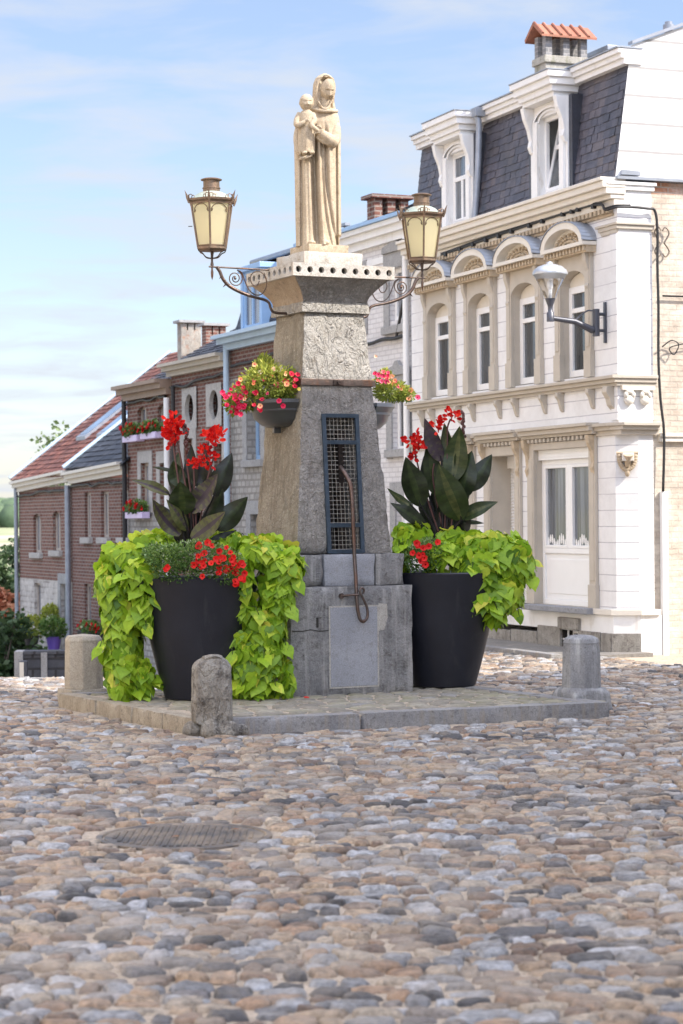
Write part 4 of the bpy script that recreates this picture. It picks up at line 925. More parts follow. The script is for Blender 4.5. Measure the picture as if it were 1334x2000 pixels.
# hanging half-round baskets
potg=plain('basket_resin',(.055,.058,.062),.4,0,.1,4,.1,60,spec=.5)
potw=plain('basket_resin_sunlit',(.20,.215,.24),.3,0,.1,4,.1,60,spec=.6)  # paler resin: the sunlight on this basket is put into its colour
def basket(sgn,label,mat,zt):
    a=a_of(zt-.15); w=MATM@Vector((sgn*(a+.008),0,zt))
    T=E('hanging_basket',label,'planter',(w.x,w.y,zt),MA,'half-round flower baskets on the monument'); m=MB()
    prof=[(.25,0),(.26,-.005),(.26,-.035),(.248,-.045),(.236,-.075),(.228,-.082),(.226,-.105),(.216,-.112),(.20,-.17),(.15,-.225),(.11,-.245),(.02,-.25)]
    a0,a1=(R(90),R(270)) if sgn<0 else (R(-90),R(90))
    m.lathe(prof,28,a0=a0,a1=a1,sx=1.25,sy=1.40,cap=False); m.add([(0,.34,0),(0,-.34,0),(0,-.16,-.24),(0,.16,-.24)],[(0,1,2,3)])
    m.lathe([(.245,0),(.232,0),(.228,-.03),(.001,-.03)],28,a0=a0,a1=a1,sx=1.25,sy=1.40,cap=False); m.build('pot',mat,T,50)
    m=MB(); m.box(sgn*.02,sgn*.09,-.022,.022,-.30,-.235); m.tube([(sgn*.05,0,-.24),(sgn*.05,0,-.30)],[.035,.012],8); m.build('water_outlet',mat,T,bevel=.004); return T
zt=2.78
basket(-1,'dark grey half-round basket of mixed flowers on the left side of the monument',potg,zt)
basket(1,'pale sunlit half-round basket of flowers on the right side of the monument',potw,2.755)
w=MATM@Vector((-.58,0,0)); yb=w.y
flowerplant('mixed_petunias','bushy red, pink and peach petunias filling the left hanging basket','flowers',(w.x,w.y,zt-.02),
 [(*bl(530,748,yb-.04,58,.24,34),2600),(*bl(518,728,yb+.05,26,.14,26),1200),(*bl(480,775,yb-.05,34,.16,26),1200),(*bl(560,768,yb-.1,28,.1,16),500),(*bl(455,790,yb-.05,16,.1,18),350),(*bl(515,705,yb+.05,10,.06,14),160)],
 scatter(34,432,482,745,812,yb-.16,41,.0,.3)+scatter(14,452,520,765,812,yb-.22,42,.0,.25)+scatter(9,555,594,728,765,yb-.2,43,.0,.1)+scatter(6,490,590,720,745,yb-.16,44,.55,.95)+scatter(5,460,590,700,800,yb-.24,45,.5,.75)+scatter(5,490,545,735,770,yb-.2,46,.2,.45)+scatter(4,535,560,715,728,yb-.12,47,.86,.92)+
 [(at(508,793,yb-.3),Vector((0,-1,.2)),.68),(at(545,783,yb-.3),Vector((0,-1,.2)),.2),(at(553,793,yb-.3),Vector((0,-1,.0)),.15),(at(584,760,yb-.3),Vector((.1,-1,.2)),.99),(at(560,750,yb-.3),Vector((.1,-1,.2)),.6)],yelg,mixp,33,leaf=(.02,.055),bs=(.017,.029),thin=.2)
w=MATM@Vector((.60,0,0)); yb=w.y
flowerplant('mixed_petunias','red and salmon petunias in the right hanging basket, lit by the sun','flowers',(w.x,w.y,zt-.03),
 [(*bl(765,765,yb,34,.18,18),1300),(*bl(750,745,yb+.05,18,.14,22),600),(*bl(790,772,yb,20,.1,10),350)],
 scatter(12,732,760,712,752,yb-.12,51,.15,.5)+scatter(9,750,782,730,760,yb-.14,52,.3,.85)+scatter(5,775,812,755,782,yb-.1,53,.4,.8)+[(at(734,696,yb-.1),Vector((0,-1,.2)),.8),(at(816,776,yb-.1),Vector((.3,-1,.2)),.4)],yelg,mixp,34,leaf=(.02,.05),bs=(.017,.028),thin=.2)
# ---------------------------------------------------------------- the white corner house
boards=brick('white_boards',(.79,.79,.795),(.765,.77,.78),(.42,.41,.45),bw=90,bh=.197,ms=.0055,bump=.25,rough=.6,msm=0,mul=.90,patch=(.66,.65,.65))
white=plain('white_paint',(.78,.78,.775),.5,0,.05,5,.1,50,dirt=(.52,.48,.42),dpos=(.58,.80),dscale=4)
pvc=plain('white_frame',(.80,.80,.80),.3,0,.02,5)
tan=plain('tan_paint',(.47,.425,.36),.6,0,.07,5,.2,50)
orn=plain('tan_ornament',(.46,.37,.26),.65,0,.2,14,.4,60)
cream=plain('cream_paint',(.68,.64,.57),.55,0,.06,5,.1,40)
zinc=plain('zinc',(.30,.33,.38),.45,.4,.15,6)
slate=tinted('slate',[(0,(.045,.050,.068)),(.5,(.075,.078,.105)),(.8,(.105,.10,.125)),(1,(.14,.12,.125))],.45,.35,10,.5,40,spec=.5,dirt=(.045,.045,.05),ds=1.3)
pane=glass_mat('window_glass',(.035,.04,.045))
pcur=glass_mat('curtained_glass',(.05,.055,.06),.05,(.15,.17,.20))
gbase=stone('plinth_stone',(.27,.25,.22),(.42,.40,.36),(.15,.13,.12),2.5,14,.5,.01,streak=(.17,.15,.13))
sill=stone('bluestone_sill',(.27,.28,.31),(.36,.37,.39),(.2,.2,.21),4,20,.3,.006)
pbrick=brick('painted_brick',(.58,.48,.39),(.68,.60,.50),(.52,.45,.38),bw=.20,bh=.068,ms=.010,bump=.7,paint=(.72,.65,.55))
obrick=brick('orange_brick',(.55,.24,.13),(.62,.32,.2),(.6,.5,.42),bw=.2,bh=.068,ms=.010,paint=(.66,.5,.42))
black=plain('cable_black',(.02,.02,.022),.5,0,.1,10)
def HF(fr,name,label,cat='house',group=None):
    return E(name,label,cat,(fr.o[0],fr.o[1],0),fr.a,group)
A=HF(WH,'corner_house','white corner house with tan arched window hoods, slate mansard roof and sunlit gable')
XL=-6.39; RC=.13
def X(px,py,yo=0): return WH.p(px,py,yo)[0]
W1=[(-1.45,-.77),(-2.88,-2.16),(-4.26,-3.55),(-5.69,-4.93)]
WZ=(3.44,4.78)
DO=[(-2.26,-.72,.56,2.56),(-3.62,-2.84,.60,2.52,.31),(-5.1,-4.3,.60,2.52,.31)]
ops=[(a,b_,WZ[0],WZ[1],RC) for a,b_ in W1]+[tuple(d) for d in DO]
# chamfered corner below z 2.8: the wall sheet stops at -.12 there
m=MB()
wall_holes(m,XL,-.10,.56,2.80,0,[tuple(list(d[:4])+[d[4] if len(d)>4 else RC]) for d in DO],RC,mir=1)
wall_holes(m,XL,0,2.80,5.45,0,[(a,b_,WZ[0],WZ[1],RC) for a,b_ in W1],RC,mir=1)
m.add([(XL,0,.56),(XL,0,5.45),(XL,5,5.45),(XL,5,.56)],[(0,1,2,3)])
CH=.26
m.add([(-.10,0,.56),(0,CH,.56),(0,CH,2.8),(-.10,0,2.8)],[(0,1,2,3)])
m.add([(0,CH,.56),(0,.467,.56),(0,.467,2.8),(0,CH,2.8)],[(0,1,2,3)])
m.add([(-.10,0,2.8),(0,0,2.8),(0,CH,2.8)],[(0,1,2)])
m.add([(0,0,2.8),(.0,.467,2.8),(.0,.467,5.74),(0,0,5.74)],[(0,1,2,3)])
m.add([(0,.467,0),(-.05,.467,0),(-.05,.467,5.74),(0,.467,5.74)],[(0,1,2,3)])
m.build('wall',[boards,tan],A)
# gable: painted brick below, white boards above
m=MB(); m.add([(-.03,.467,0),(-.03,7,0),(-.03,7,5.62),(-.03,.467,5.62)],[(0,1,2,3)]); m.add([(-.03,7,0),(-6.39,7,0),(-6.39,7,7),(-.03,7,7)],[(0,1,2,3)]); m.build('brick_gable',pbrick,A)
m=MB(); m.add([(-.028,.467,5.62),(-.028,7,5.62),(-.028,7,5.76),(-.028,.467,5.76)],[(0,1,2,3)]); m.build('orange_course',obrick,A)
gb=brick('gable_boards',(.80,.795,.79),(.76,.76,.755),(.36,.35,.34),bw=60,bh=.34,ms=.016,bump=.3,rough=.6,msm=0,mul=.95)
m=MB(); rx=lambda y:7.40+(y-.2)*.385
m.add([(0,-.02+.0,5.80),(0,7,5.80),(0,7,9.5),(0,4.5,rx(4.5)),(0,.20,rx(.20)),(0,.17,7.15)],[(0,1,2,3,4,5)]); m.build('gable_boards',gb,A)
m=MB(); m.prism([(-.03,5.765),(7,5.765),(7,5.80),(-.03,5.80)],-.04,.07,'x'); m.prism([(.03,5.82),(.30,5.82),(.28,5.87),(.05,5.88)],.001,.06,'x'); m.build('flashing',zinc,A)
m=MB()
for a,b_ in ((.2,4.5),): m.add([(-.06,a,rx(a)+.01),(.05,a,rx(a)+.01),(.05,b_,rx(b_)+.01),(-.06,b_,rx(b_)+.01),(-.06,a,rx(a)+.05),(.05,a,rx(a)+.05),(.05,b_,rx(b_)+.05),(-.06,b_,rx(b_)+.05)],[(0,1,2,3),(4,5,6,7),(0,1,5,4),(1,2,6,5),(2,3,7,6),(3,0,4,7)])
m.build('verge_trim',zinc,A)
# upper roof behind the mansard
m=MB(); m.add([(XL,.2,7.34),(0,.2,7.34),(0,4.5,9.0),(XL,4.5,9.0)],[(0,1,2,3)]); m.add([(XL,4.5,9.0),(0,4.5,9.0),(0,7,6),(XL,7,6)],[(0,1,2,3)]); m.build('roof',slate,A)
# mansard of overlapping slates
def slates(mb,x0,x1,p0,p1,w,e,r_,skip=None,xshift=0.0,tl=None,tr=None,lift=.012,tf_=None):
    "rows of tiles from p0 (y,z at the foot) to p1 (top); tl,tr: x offset of the ends at the top"
    (ya,za),(yb,zb_)=p0,p1; L=math.hypot(yb-ya,zb_-za); dy,dz=(yb-ya)/L,(zb_-za)/L; ny,nz=-dz,dy; n=int(L/e)
    for i in range(n+1):
        s=i*e; t=s/L; a=x0+(tl or 0)*t; b_=x1+(tr or 0)*t; x=a-(w/2 if i%2 else 0)
        s1=min(L,s+e*1.25)
        while x<b_:
            q0,q1=max(a,x+.003),min(b_,x+w-.003); x+=w*r_.uniform(.94,1.06)
            if q1-q0<.02: continue
            cx=(q0+q1)/2
            if skip and skip(cx,za+dz*s): continue
            l=lift*r_.uniform(.7,1.5); j=r_.uniform(-.006,.006)
            f=lambda xx,ss,h:(xx,ya+dy*ss+ny*h,za+dz*ss+nz*h)
            vs=[f(q0,s+j,l),f(q1,s+j+r_.uniform(-.004,.004),l),f(q1,s1,.003),f(q0,s1,.003),f(q0,s+j,.0),f(q1,s+j,.0)]
            ti=tf_(cx,za+dz*s,r_) if tf_ else r_.random()
            mb.add(vs,[(0,1,2,3),(4,5,1,0)],max(.001,ti))
r1=random.Random(2)
def stint(x,z,r_): 
    b_=.75 if not(x>-.45-.25*math.sin(z*5) ) else .45
    if x>-.55 and z<6.25 and r_.random()<.6: b_=.98
    return min(1,max(0,b_+r_.uniform(-.22,.2)))
m=MB(); slates(m,XL+.02,-.02,(.03,5.80),(.19,7.17),.155,.108,r1,tf_=stint,skip=lambda x,z:-2.2<x<-1.35 or -5.1<x<-4.22)
[m.add([(a,.04,5.8),(b_,.04,5.8),(b_,.195,7.17),(a,.195,7.17)],[(0,1,2,3)],.3) for a,b_ in ((XL,-5.12),(-4.2,-2.22),(-1.33,0))]; m.add([(XL,.04,5.8),(XL,.195,7.17),(XL,3,7.3),(XL,3,5.8)],[(0,1,2,3)],.3)
m.build('mansard_slates',slate,A)
m=MB()
for (y,z0_,z1_) in ((.10,7.17,7.24),(.06,7.24,7.30),(.02,7.30,7.36)): m.box(XL-.02,.02,y,.35,z0_,z1_)
m.build('top_fascia',white,A,bevel=.006)
m=MB(); m.box(XL-.03,.03,.0,.36,7.362,7.378); m.build('gutter_edge',zinc,A)
# main cornice
m=MB()
for (y,z0_,z1_) in ((-.05,5.44,5.53),(-.10,5.53,5.585),(-.17,5.585,5.66),(-.22,5.66,5.74),(-.25,5.74,5.785)): m.box(XL,.0+min(.04,-y*.2),y,.10,z0_,z1_)
m.build('main_cornice',cream,A,bevel=.008)
m=MB(); x=XL+.05
while x<-.12: m.box(x,x+.055,-.085,-.002,5.375,5.438); x+=.105
m.box(XL,-.08,-.03,.02,5.34,5.375); m.build('dentil_band',orn,A,bevel=.006)
m=MB(); m.box(-.12,.05,-.16,.52,5.70,5.742); m.box(-.08,.03,-.10,.50,5.64,5.70); m.build('corner_capital',white,A,bevel=.006)
m=MB(); m.box(-.50,.05,-.045,.5,5.22,5.25); m.box(-.45,.03,-.03,.49,5.17,5.22); m.prism([(-.42,5.17),(.02,5.17),(.0,5.12),(-.38,5.12)],-.02,.01); m.build('pier_capital',tan,A,bevel=.006)
m=MB(); m.box(-.16,.004,-.018,.47,2.86,3.28); m.box(-.16,.004,-.018,.47,3.42,5.12); 
m.build('corner_pier',boards,A)
# sill band with consoles
m=MB()
for (y,z0_,z1_) in ((-.05,3.27,3.31),(-.09,3.31,3.36),(-.13,3.36,3.40)): m.box(XL,-y*.4,y,.52,z0_,z1_) if False else (m.box(XL,.02-y*.5,y,0,z0_,z1_),m.box(.0,.02-y*.5,.0,.50,z0_,z1_))
m.build('sill_band',tan,A,bevel=.005)
for x in [X(p,785,-.05) for p in (822,842,893,921,972,1005,1060,1093,1153)]:
    m=MB(); m.prism([(-.0,3.27),(-.10,3.27),(-.105,3.22),(-.07,3.17),(-.05,3.10),(-.03,3.04),(0,3.02)],x-.035,x+.035,'x'); m.build('console',tan,A,bevel=.006)
m=MB(); m.prism([(-.0,3.27),(-.12,3.27),(-.13,3.2),(-.08,3.12),(-.06,3.04),(0,2.98)],-.20,-.08,'x')
m.build('console',tan,A,bevel=.006)
m=MB()
for y in (.12,.34):
    m.ell((.035,y,3.10),(.04,.07,.06),12,8); m.ell((.05,y-.05,3.16),(.03,.03,.04),8,6); m.ell((.05,y+.05,3.16),(.03,.03,.04),8,6); m.ell((.04,y,3.2),(.04,.06,.04),10,6)
m.box(0,.06,.02,.47,3.22,3.27); m.build('pier_ornament',orn if False else cream,A,smooth=50)
# ground floor cornice
m=MB()
for (y,z0_,z1_) in ((-.03,2.68,2.74),(-.07,2.74,2.79),(-.11,2.79,2.83)):
    m.box(XL,-.10,y,0.0,z0_,z1_); m.add([(-.10,y,z0_),(.02-y,.0,z0_),(.02-y,.52,z0_),(-.1,.52,z0_),(-.10,y,z1_),(.02-y,.0,z1_),(.02-y,.52,z1_),(-.1,.52,z1_)],[(0,1,2,3),(4,5,6,7),(0,1,5,4),(1,2,6,5),(2,3,7,6)])
m.build('ground_floor_cornice',tan,A,bevel=.004)
for d in DO:
    a,b_=d[0]-.22,d[1]+.18; m=MB()
    for (y,z0_,z1_) in ((-.10,2.71,2.75),(-.15,2.75,2.81),(-.19,2.81,2.85)): m.box(a-.03,b_+.03,y,-.002,z0_,z1_)
    x=a+.12
    while x<b_-.12: m.box(x,x+.06,-.085,-.002,2.655,2.705); x+=.115
    m.build('door_hood',tan,A,bevel=.005)
    for x in (a+.02,b_-.10):
        m=MB(); m.prism([(0,2.70),(-.13,2.70),(-.12,2.60),(-.07,2.50),(-.055,2.36),(-.075,2.30),(-.05,2.22),(0,2.18)],x,x+.08,'x'); m.build('bracket',orn,A,bevel=.006)
    m=MB()
    for x0_,x1_ in ((a+.03,d[0]),(d[1],b_-.01)):
        m.box(x0_,x1_,-.045,-.002,.56,2.70); m.box(x0_-.015,x1_+.015,-.06,-.002,.56,.85)
        m.box(x0_+.03,x1_-.03,-.055,-.04,.9,2.45)
    m.box(d[0],d[1],-.045,-.002,d[3],2.65); m.build('door_surround',tan,A,bevel=.005)
# the glazed door and the shuttered ones
d=DO[0]; y=RC
D=MB()
def fr(mb,a,b_,c,e,y,w=.06,t=.05):
    mb.box(a,a+w,y-t,y,c,e); mb.box(b_-w,b_,y-t,y,c,e); mb.box(a+w,b_-w,y-t,y,c,c+w); mb.box(a+w,b_-w,y-t,y,e-w,e)
fr(D,d[0],d[1],d[2],2.43,y,.07); mid=(d[0]+d[1])/2+.0
D.box(d[0]+.07,d[1]-.07,y-.03,y-.004,.63,1.22); D.box(d[0]+.14,d[1]-.14,y-.036,y-.002,.70,1.15)
D.box(d[0]+.07,d[1]-.07,y-.05,y,1.22,1.29); D.box(mid-.05,mid+.05,y-.052,y,1.29,2.36); 
fr(D,d[0]+.07,mid-.05,1.29,2.36,y-.004,.04); fr(D,mid+.05,d[1]-.07,1.29,2.36,y-.004,.04)
dr=D.build('door',pvc,A,bevel=.006)
m=MB(); m.box(d[0]+.05,d[1]-.05,y-.015,y-.005,1.28,2.4); m.build('pane',pcur,dr)
m=MB(); m.box(d[0],d[1],y-.10,y-.001,2.43,2.56); 
for z in (2.46,2.50): m.box(d[0]+.002,d[1]-.002,y-.104,y-.099,z,z+.012)
m.build('shutter_box',pvc,dr,bevel=.004)
m=MB(); r2=random.Random(4)
for k in range(26):                                                 # lace at the foot of the panes
    x=d[0]+.12+k*(d[1]-d[0]-.24)/25
    m.ell((x,y-.017,1.37+.045*math.sin(k*1.1)),(.022,.003,.055+.02*r2.random()),8,6)
m.build('lace_curtain',white,dr)
for d in DO[1:]:
    y=d[4]; m=MB(); z=d[2]
    while z<d[3]-.2: m.prism([(y-.02,z),(y-.032,z+.02),(y-.02,z+.038)],d[0],d[1],'x'); z+=.042
    m.box(d[0],d[1],y-.018,y,d[2],d[3]); m.box(d[0],d[1],y-.08,y-.001,d[3]-.16,d[3]); m.build('roller_shutter',pvc,A)
for d in DO: m=MB(); m.box(d[0]-.16,d[1]+.14,-.16,.30,d[2]-.075,d[2]-.001); m.build('door_sill',sill,A,bevel=.01)
# plinth
m=MB(); m.box(XL,-.75-1.75,-.035,0,.26,.485); m.box(-.58,-.12,-.035,0,.26,.53); m.box(-2.5,-.58,-.035,.0,.26,.484); m.add([(-.12,-.035,.26),(.035,.25,.26),(.035,.25,.53),(-.12,-.035,.53)],[(0,1,2,3)]); m.build('plinth_plaster',white,A)
m=MB(); m.box(-.60,-.11,-.07,0,.49,.56); m.add([(-.11,-.07,.49),(.07,.25,.49),(.07,.52,.49),(-.1,.52,.49),(-.11,-.07,.56),(.07,.25,.56),(.07,.52,.56),(-.1,.52,.56)],[(0,1,2,3),(4,5,6,7),(0,1,5,4),(1,2,6,5),(2,3,7,6)]); m.build('plinth_moulding',cream,A,bevel=.005)
m=MB(); m.box(.0,.035,.25,.55,0,.49); m.build('corner_foot',white,A,bevel=.008)
vx0,vx1=-1.50,-1.02
k=0
for a,b_,h in ((-2.15,vx0,.29),(vx1,-.42,.27),(-.41,-.13,.27),(-2.95,-2.16,.20),(-3.8,-2.96,.18),(-4.8,-3.82,.22),(-6.38,-4.82,.2)):
    k+=1; rblock('plinth_block',gbase,A,fb((b_-a)/2-.004,.05,-.25,h+.001,(a+b_)/2,-.012),(14,3,8),.003,.010,80+k,smooth=50)
m=MB(); m.add([(-.128,-.055,-.1),(.045,.255,-.1),(.045,.255,.27),(-.128,-.055,.27)],[(0,1,2,3)]); m.add([(-.128,-.055,.27),(.045,.255,.27),(0,.3,.27),(-.12,0,.27)],[(0,1,2,3)]); m.build('plinth_corner_slab',gbase,A)
m=MB(); m.box(vx0-.03,vx1+.05,-.085,0,.27,.42); m.build('vent_lintel',gbase,A,bevel=.012)
m=MB(); m.box(vx0,vx1,.08,.09,-.05,.27); m.box(vx0,vx0+.03,-.03,.08,-.05,.27); cv=m.build('cellar_opening',dk,A)
m=MB(); fr(m,vx0+.16,vx1-.01,.0,.25,.07,.03,.03); m.box(vx0-.02,vx1,-.03,-.015,.13,.15); m.box(vx0+.12,vx0+.145,-.015,.0,-.03,.27); m.build('cellar_window',pvc,A)
# first floor windows
def window(parent,a,b_,c,e,y,trans=None,glass=pane,split=None,fmat=None,w=.055,name='window'):
    m=MB(); fr(m,a,b_,c,e,y,w); 
    if trans: m.box(a+w,b_-w,y-.052,y,trans-.03,trans+.03)
    if split: m.box((a+b_)/2-.03,(a+b_)/2+.03,y-.053,y,c+w,(trans-.03) if trans else e-w)
    o=m.build(name,fmat or pvc,parent,bevel=.004)
    g=MB(); g.box(a+.02,b_-.02,y-.018,y-.008,c+.02,e-.02); g.build('pane',glass,o); return o
for a,b_ in W1:
    o=window(A,a,b_,WZ[0]+.02,4.60,RC,4.30,pane,w=.085)
    c=(a+b_)/2; hw=(b_-a)/2
    m=MB(); arc=[(c+hw*math.cos(t_),4.62+.15*math.sin(t_)) for t_ in np.linspace(0,math.pi,13)]
    m.prism([(a,4.60)]+[(x,z) for x,z in arc[::-1]]+[(b_,4.60)],RC-.035,RC-.001); m.build('arched_head',cream,o,bevel=.004)
    # surround: pilasters, arch spandrel
    m=MB()
    for x0_,x1_ in ((a-.15,a),(b_,b_+.15)):
        m.box(x0_,x1_,-.05,-.002,3.44,4.98); m.box(x0_-.015,x1_+.015,-.065,-.002,3.42,3.75); m.box(x0_+.03,x1_-.03,-.06,-.045,3.8,4.72)
    ar=[(c+hw*math.cos(t_),4.62+.16*math.sin(t_)) for t_ in np.linspace(0,math.pi,15)]
    for i in range(14):
        (xa,za_),(xb,zb2)=ar[i],ar[i+1]; m.add([(xa,-.05,za_),(xb,-.05,zb2),(xb,-.05,4.98),(xa,-.05,4.98),(xa,RC,za_),(xb,RC,zb2)],[(0,1,2,3),(0,4,5,1)])
    m.build('window_surround',tan,A)
    for x in (a-.125,b_+.035): m=MB(); m.prism([(0,4.96),(-.11,4.96),(-.10,4.86),(-.06,4.74),(-.055,4.60),(-.075,4.55),(-.05,4.48),(0,4.44)],x,x+.09,'x'); m.build('bracket',tan,A,bevel=.005)
    # hood: dentils, shelf, arched pediment with a carved fan, zinc on top
    HA,HB=a-.24,b_+.24; hc=(HA+HB)/2; hr=(HB-HA)/2; PJ=-.20; ZS=5.04
    m=MB(); x=HA+.03
    while x<HB-.06: m.prism([(x,4.975),(x+.05,4.975),(x+.04,5.03),(x+.01,5.03)],PJ+.03,-.05); x+=.088
    m.box(HA+.02,HB-.02,PJ+.06,-.002,4.955,ZS-.002); m.build('dentils',orn,A)
    m=MB(); m.box(HA,HB,PJ,-.002,ZS,ZS+.045)
    A1=[(hc+hr*math.cos(t_),ZS+.046+.29*math.sin(t_)) for t_ in np.linspace(0,math.pi,19)]; A2=[(hc+(hr-.10)*math.cos(t_),ZS+.046+.205*math.sin(t_)) for t_ in np.linspace(0,math.pi,19)]
    for i in range(18): m.add([(A1[i][0],PJ,A1[i][1]),(A1[i+1][0],PJ,A1[i+1][1]),(A2[i+1][0],PJ,A2[i+1][1]),(A2[i][0],PJ,A2[i][1]),(A2[i+1][0],-.06,A2[i+1][1]),(A2[i][0],-.06,A2[i][1])],[(0,1,2,3),(3,2,4,5)])
    m.prism([(x,z) for x,z in A2],-.07,-.002); hd_=m.build('hood',cream,A)
    m=MB()
    for i in range(18): m.add([(A1[i][0],PJ-.012,A1[i][1]+.012),(A1[i+1][0],PJ-.012,A1[i+1][1]+.012),(A1[i+1][0],-.002,A1[i+1][1]+.012),(A1[i][0],-.002,A1[i][1]+.012),(A1[i][0],PJ-.012,A1[i][1]),(A1[i+1][0],PJ-.012,A1[i+1][1])],[(0,1,2,3),(0,1,5,4)])
    m.build('zinc_cover',zinc,hd_,180)
    m=MB(); r3=random.Random(int(a*10)+90)
    for t_ in np.linspace(.12,math.pi-.12,11):
        for q in (.35,.62,.85): m.ell((hc+(hr-.15)*q*math.cos(t_)+r3.uniform(-.01,.01),-.085,ZS+.05+.165*q*math.sin(t_)),(.028,.025,.022),8,6)
    m.build('carving',orn,hd_,180)
# dormers
def dormer(x0,x1,ox0,ox1,cx0,cx1,tilt):
    T=MB(); zt=7.02
    wall_holes(T,x0,x1,5.80,zt,-.01,[(ox0,ox1,5.86,6.86)],.12); T.add([(x1,-.01,5.8),(x1,.5,5.8),(x1,.5,zt),(x1,-.01,zt)],[(0,1,2,3)]); T.add([(x0,-.01,5.8),(x0,.5,5.8),(x0,.5,zt),(x0,-.01,zt)],[(0,1,2,3)])
    c=(ox0+ox1)/2; hw=(ox1-ox0)/2
    for a_,b2 in ((ox0-.13,ox0-.01),(ox1+.01,ox1+.13)): T.box(a_,b2,-.045,-.012,5.80,6.82)
    pr=None
    for rr,yy in ((hw+.12,-.05),(hw+.02,-.03)):
        P0=[(c+rr*math.cos(t_),6.80+(rr*.42)*math.sin(t_)) for t_ in np.linspace(0,math.pi,13)]; P1=[(c+(rr-.05)*math.cos(t_),6.80+((rr-.05)*.38)*math.sin(t_)) for t_ in np.linspace(0,math.pi,13)]
        for i in range(12): T.add([(P0[i][0],yy,P0[i][1]),(P0[i+1][0],yy,P0[i+1][1]),(P1[i+1][0],yy,P1[i+1][1]),(P1[i][0],yy,P1[i][1]),(P0[i][0],-.01,P0[i][1]),(P0[i+1][0],-.01,P0[i+1][1])],[(0,1,2,3),(0,1,5,4)])
    d_=T.build('dormer',white,A)
    for x in (x0+.0,x1-.11): m=MB(); m.prism([(0,zt),(-.17,zt),(-.14,6.88),(-.08,6.74),(-.05,6.60),(-.07,6.52),(-.04,6.44),(0,6.42)],x+.01,x+.10,'x'); m.build('bracket',white,d_,bevel=.008)
    m=MB()
    for (y,z0_,z1_,ex) in ((-.16,7.02,7.08,-.06),(-.20,7.08,7.16,-.02),(-.25,7.16,7.25,.02),(-.29,7.25,7.33,.05)): m.box(cx0-ex,cx1+ex,y,.35,z0_,z1_)
    m.build('dormer_cornice',white,d_,bevel=.006)
    m=MB(); m.box(cx0-.06,cx1+.06,-.30,.4,7.332,7.345); m.build('lead_cap',zinc,d_)
    
    for a_,b2,c_,e_ in ((x1+.001,x1+.09,x1,x1+.14),(x0-.09,x0-.001,x0-.14,x0)): m=MB(); m.box(a_,b2,.01,.3,5.8,7.03); m.box(c_,e_,-.05,.04,5.79,5.83); m.build('slate_cheek',slate,d_)
    m=MB(); fr(m,ox0,ox1,5.86,6.86,.11,.05); o=m.build('window',pvc,A,bevel=.004)
    s=MB(); g=MB()
    if tilt:
        fr(s,ox0+.04,ox1-.04,5.89,6.83,.0,.05,.04); s.box(ox0+.09,ox1-.09,-.04,0,6.46,6.52); g.box(ox0+.07,ox1-.07,-.02,-.012,5.92,6.8)
        Mt=Matrix.Translation((0,.09,5.89))@Matrix.Rotation(R(-13),4,'X')@Matrix.Translation((0,0,-5.89)); Mt=Matrix.Translation((0,.09,5.89))@Matrix.Rotation(R(-12),4,'X')@Matrix.Translation((0,0,-5.89))
        for q in (s,g): q.v=[tuple(Mt@Vector(v)) for v in q.v]
        k=MB(); k.box(ox0+.03,ox1-.03,.5,.51,5.87,6.85); k.build('dark_room',plain('room_interior',(.20,.16,.12),.9),o)
    else:
        fr(s,ox0+.04,ox1-.04,5.89,6.83,.1,.04,.04); s.box(ox0+.08,ox1-.08,.055,.1,6.46,6.52); s.box(c-.03,c+.03,.055,.1,5.9,6.46); g.box(ox0+.07,ox1-.07,.075,.085,5.92,6.8)
    s.build('sash',pvc,o,bevel=.003); g.build('pane',pane if tilt else pcur,o)
dormer(-2.32,-1.27,-2.06,-1.46,-2.32,-1.30,True)
dormer(-5.22,-4.15,-4.98,-4.33,-5.22,-4.17,False)
# downpipe on the mansard, between the dormers
m=MB(); xp=X(950,300,.1); m.tube(smooth_path([(xp-.05,-.02,7.30),(xp-.02,-.03,7.22),(xp,-.01,7.10),(xp,-.03,6.5),(xp,-.09,5.80)],4),.045,10); m.box(xp-.09,xp+.06,-.08,.06,7.22,7.34); m.build('downpipe',zinc,A,60)
# chimney with a little tiled roof, rooftop box, flue
tilem=tinted('red_pantile',[(0,(.18,.06,.035)),(.5,(.32,.11,.06)),(1,(.42,.17,.10))],.6,.3,14,.3,40,dirt=(.25,.12,.07),ds=5)
render_=stone('chimney_render',(.38,.36,.32),(.50,.48,.43),(.2,.19,.13),3,10,.4,.01,streak=(.20,.20,.13))
grb=brick('grey_brick',(.22,.22,.225),(.32,.32,.33),(.40,.39,.38),bw=.18,bh=.06,ms=.008)
cx1=WH.p(1064,120,.55)[0]; cxa=cx1-.40; zt_=WH.p(1064,106,.55)[1]; zc_=WH.p(1064,72,.55)[1]; ya,yb_=.55,WH.q(1153,100,cx1)[0]
m=MB(); m.box(cxa+.03,cx1-.03,ya+.03,yb_-.03,7.2,zt_-.10); c1=m.build('chimney',render_,A)
m=MB(); m.box(cxa,cx1,ya,yb_,zt_-.10,zt_); m.build('chimney_ledge',render_,c1,bevel=.01)
m=MB()
for y in np.linspace(ya+.03,yb_-.13,3):
    for x in (cxa+.03,cx1-.13): m.box(x,x+.10,y,y+.10,zt_,zc_+.06)
m.build('chimney_piers',grb,c1,bevel=.006)
m=MB(); xm=(cxa+cx1)/2; hw=(cx1-cxa)/2+.06; zr2=zc_+.19; n=6
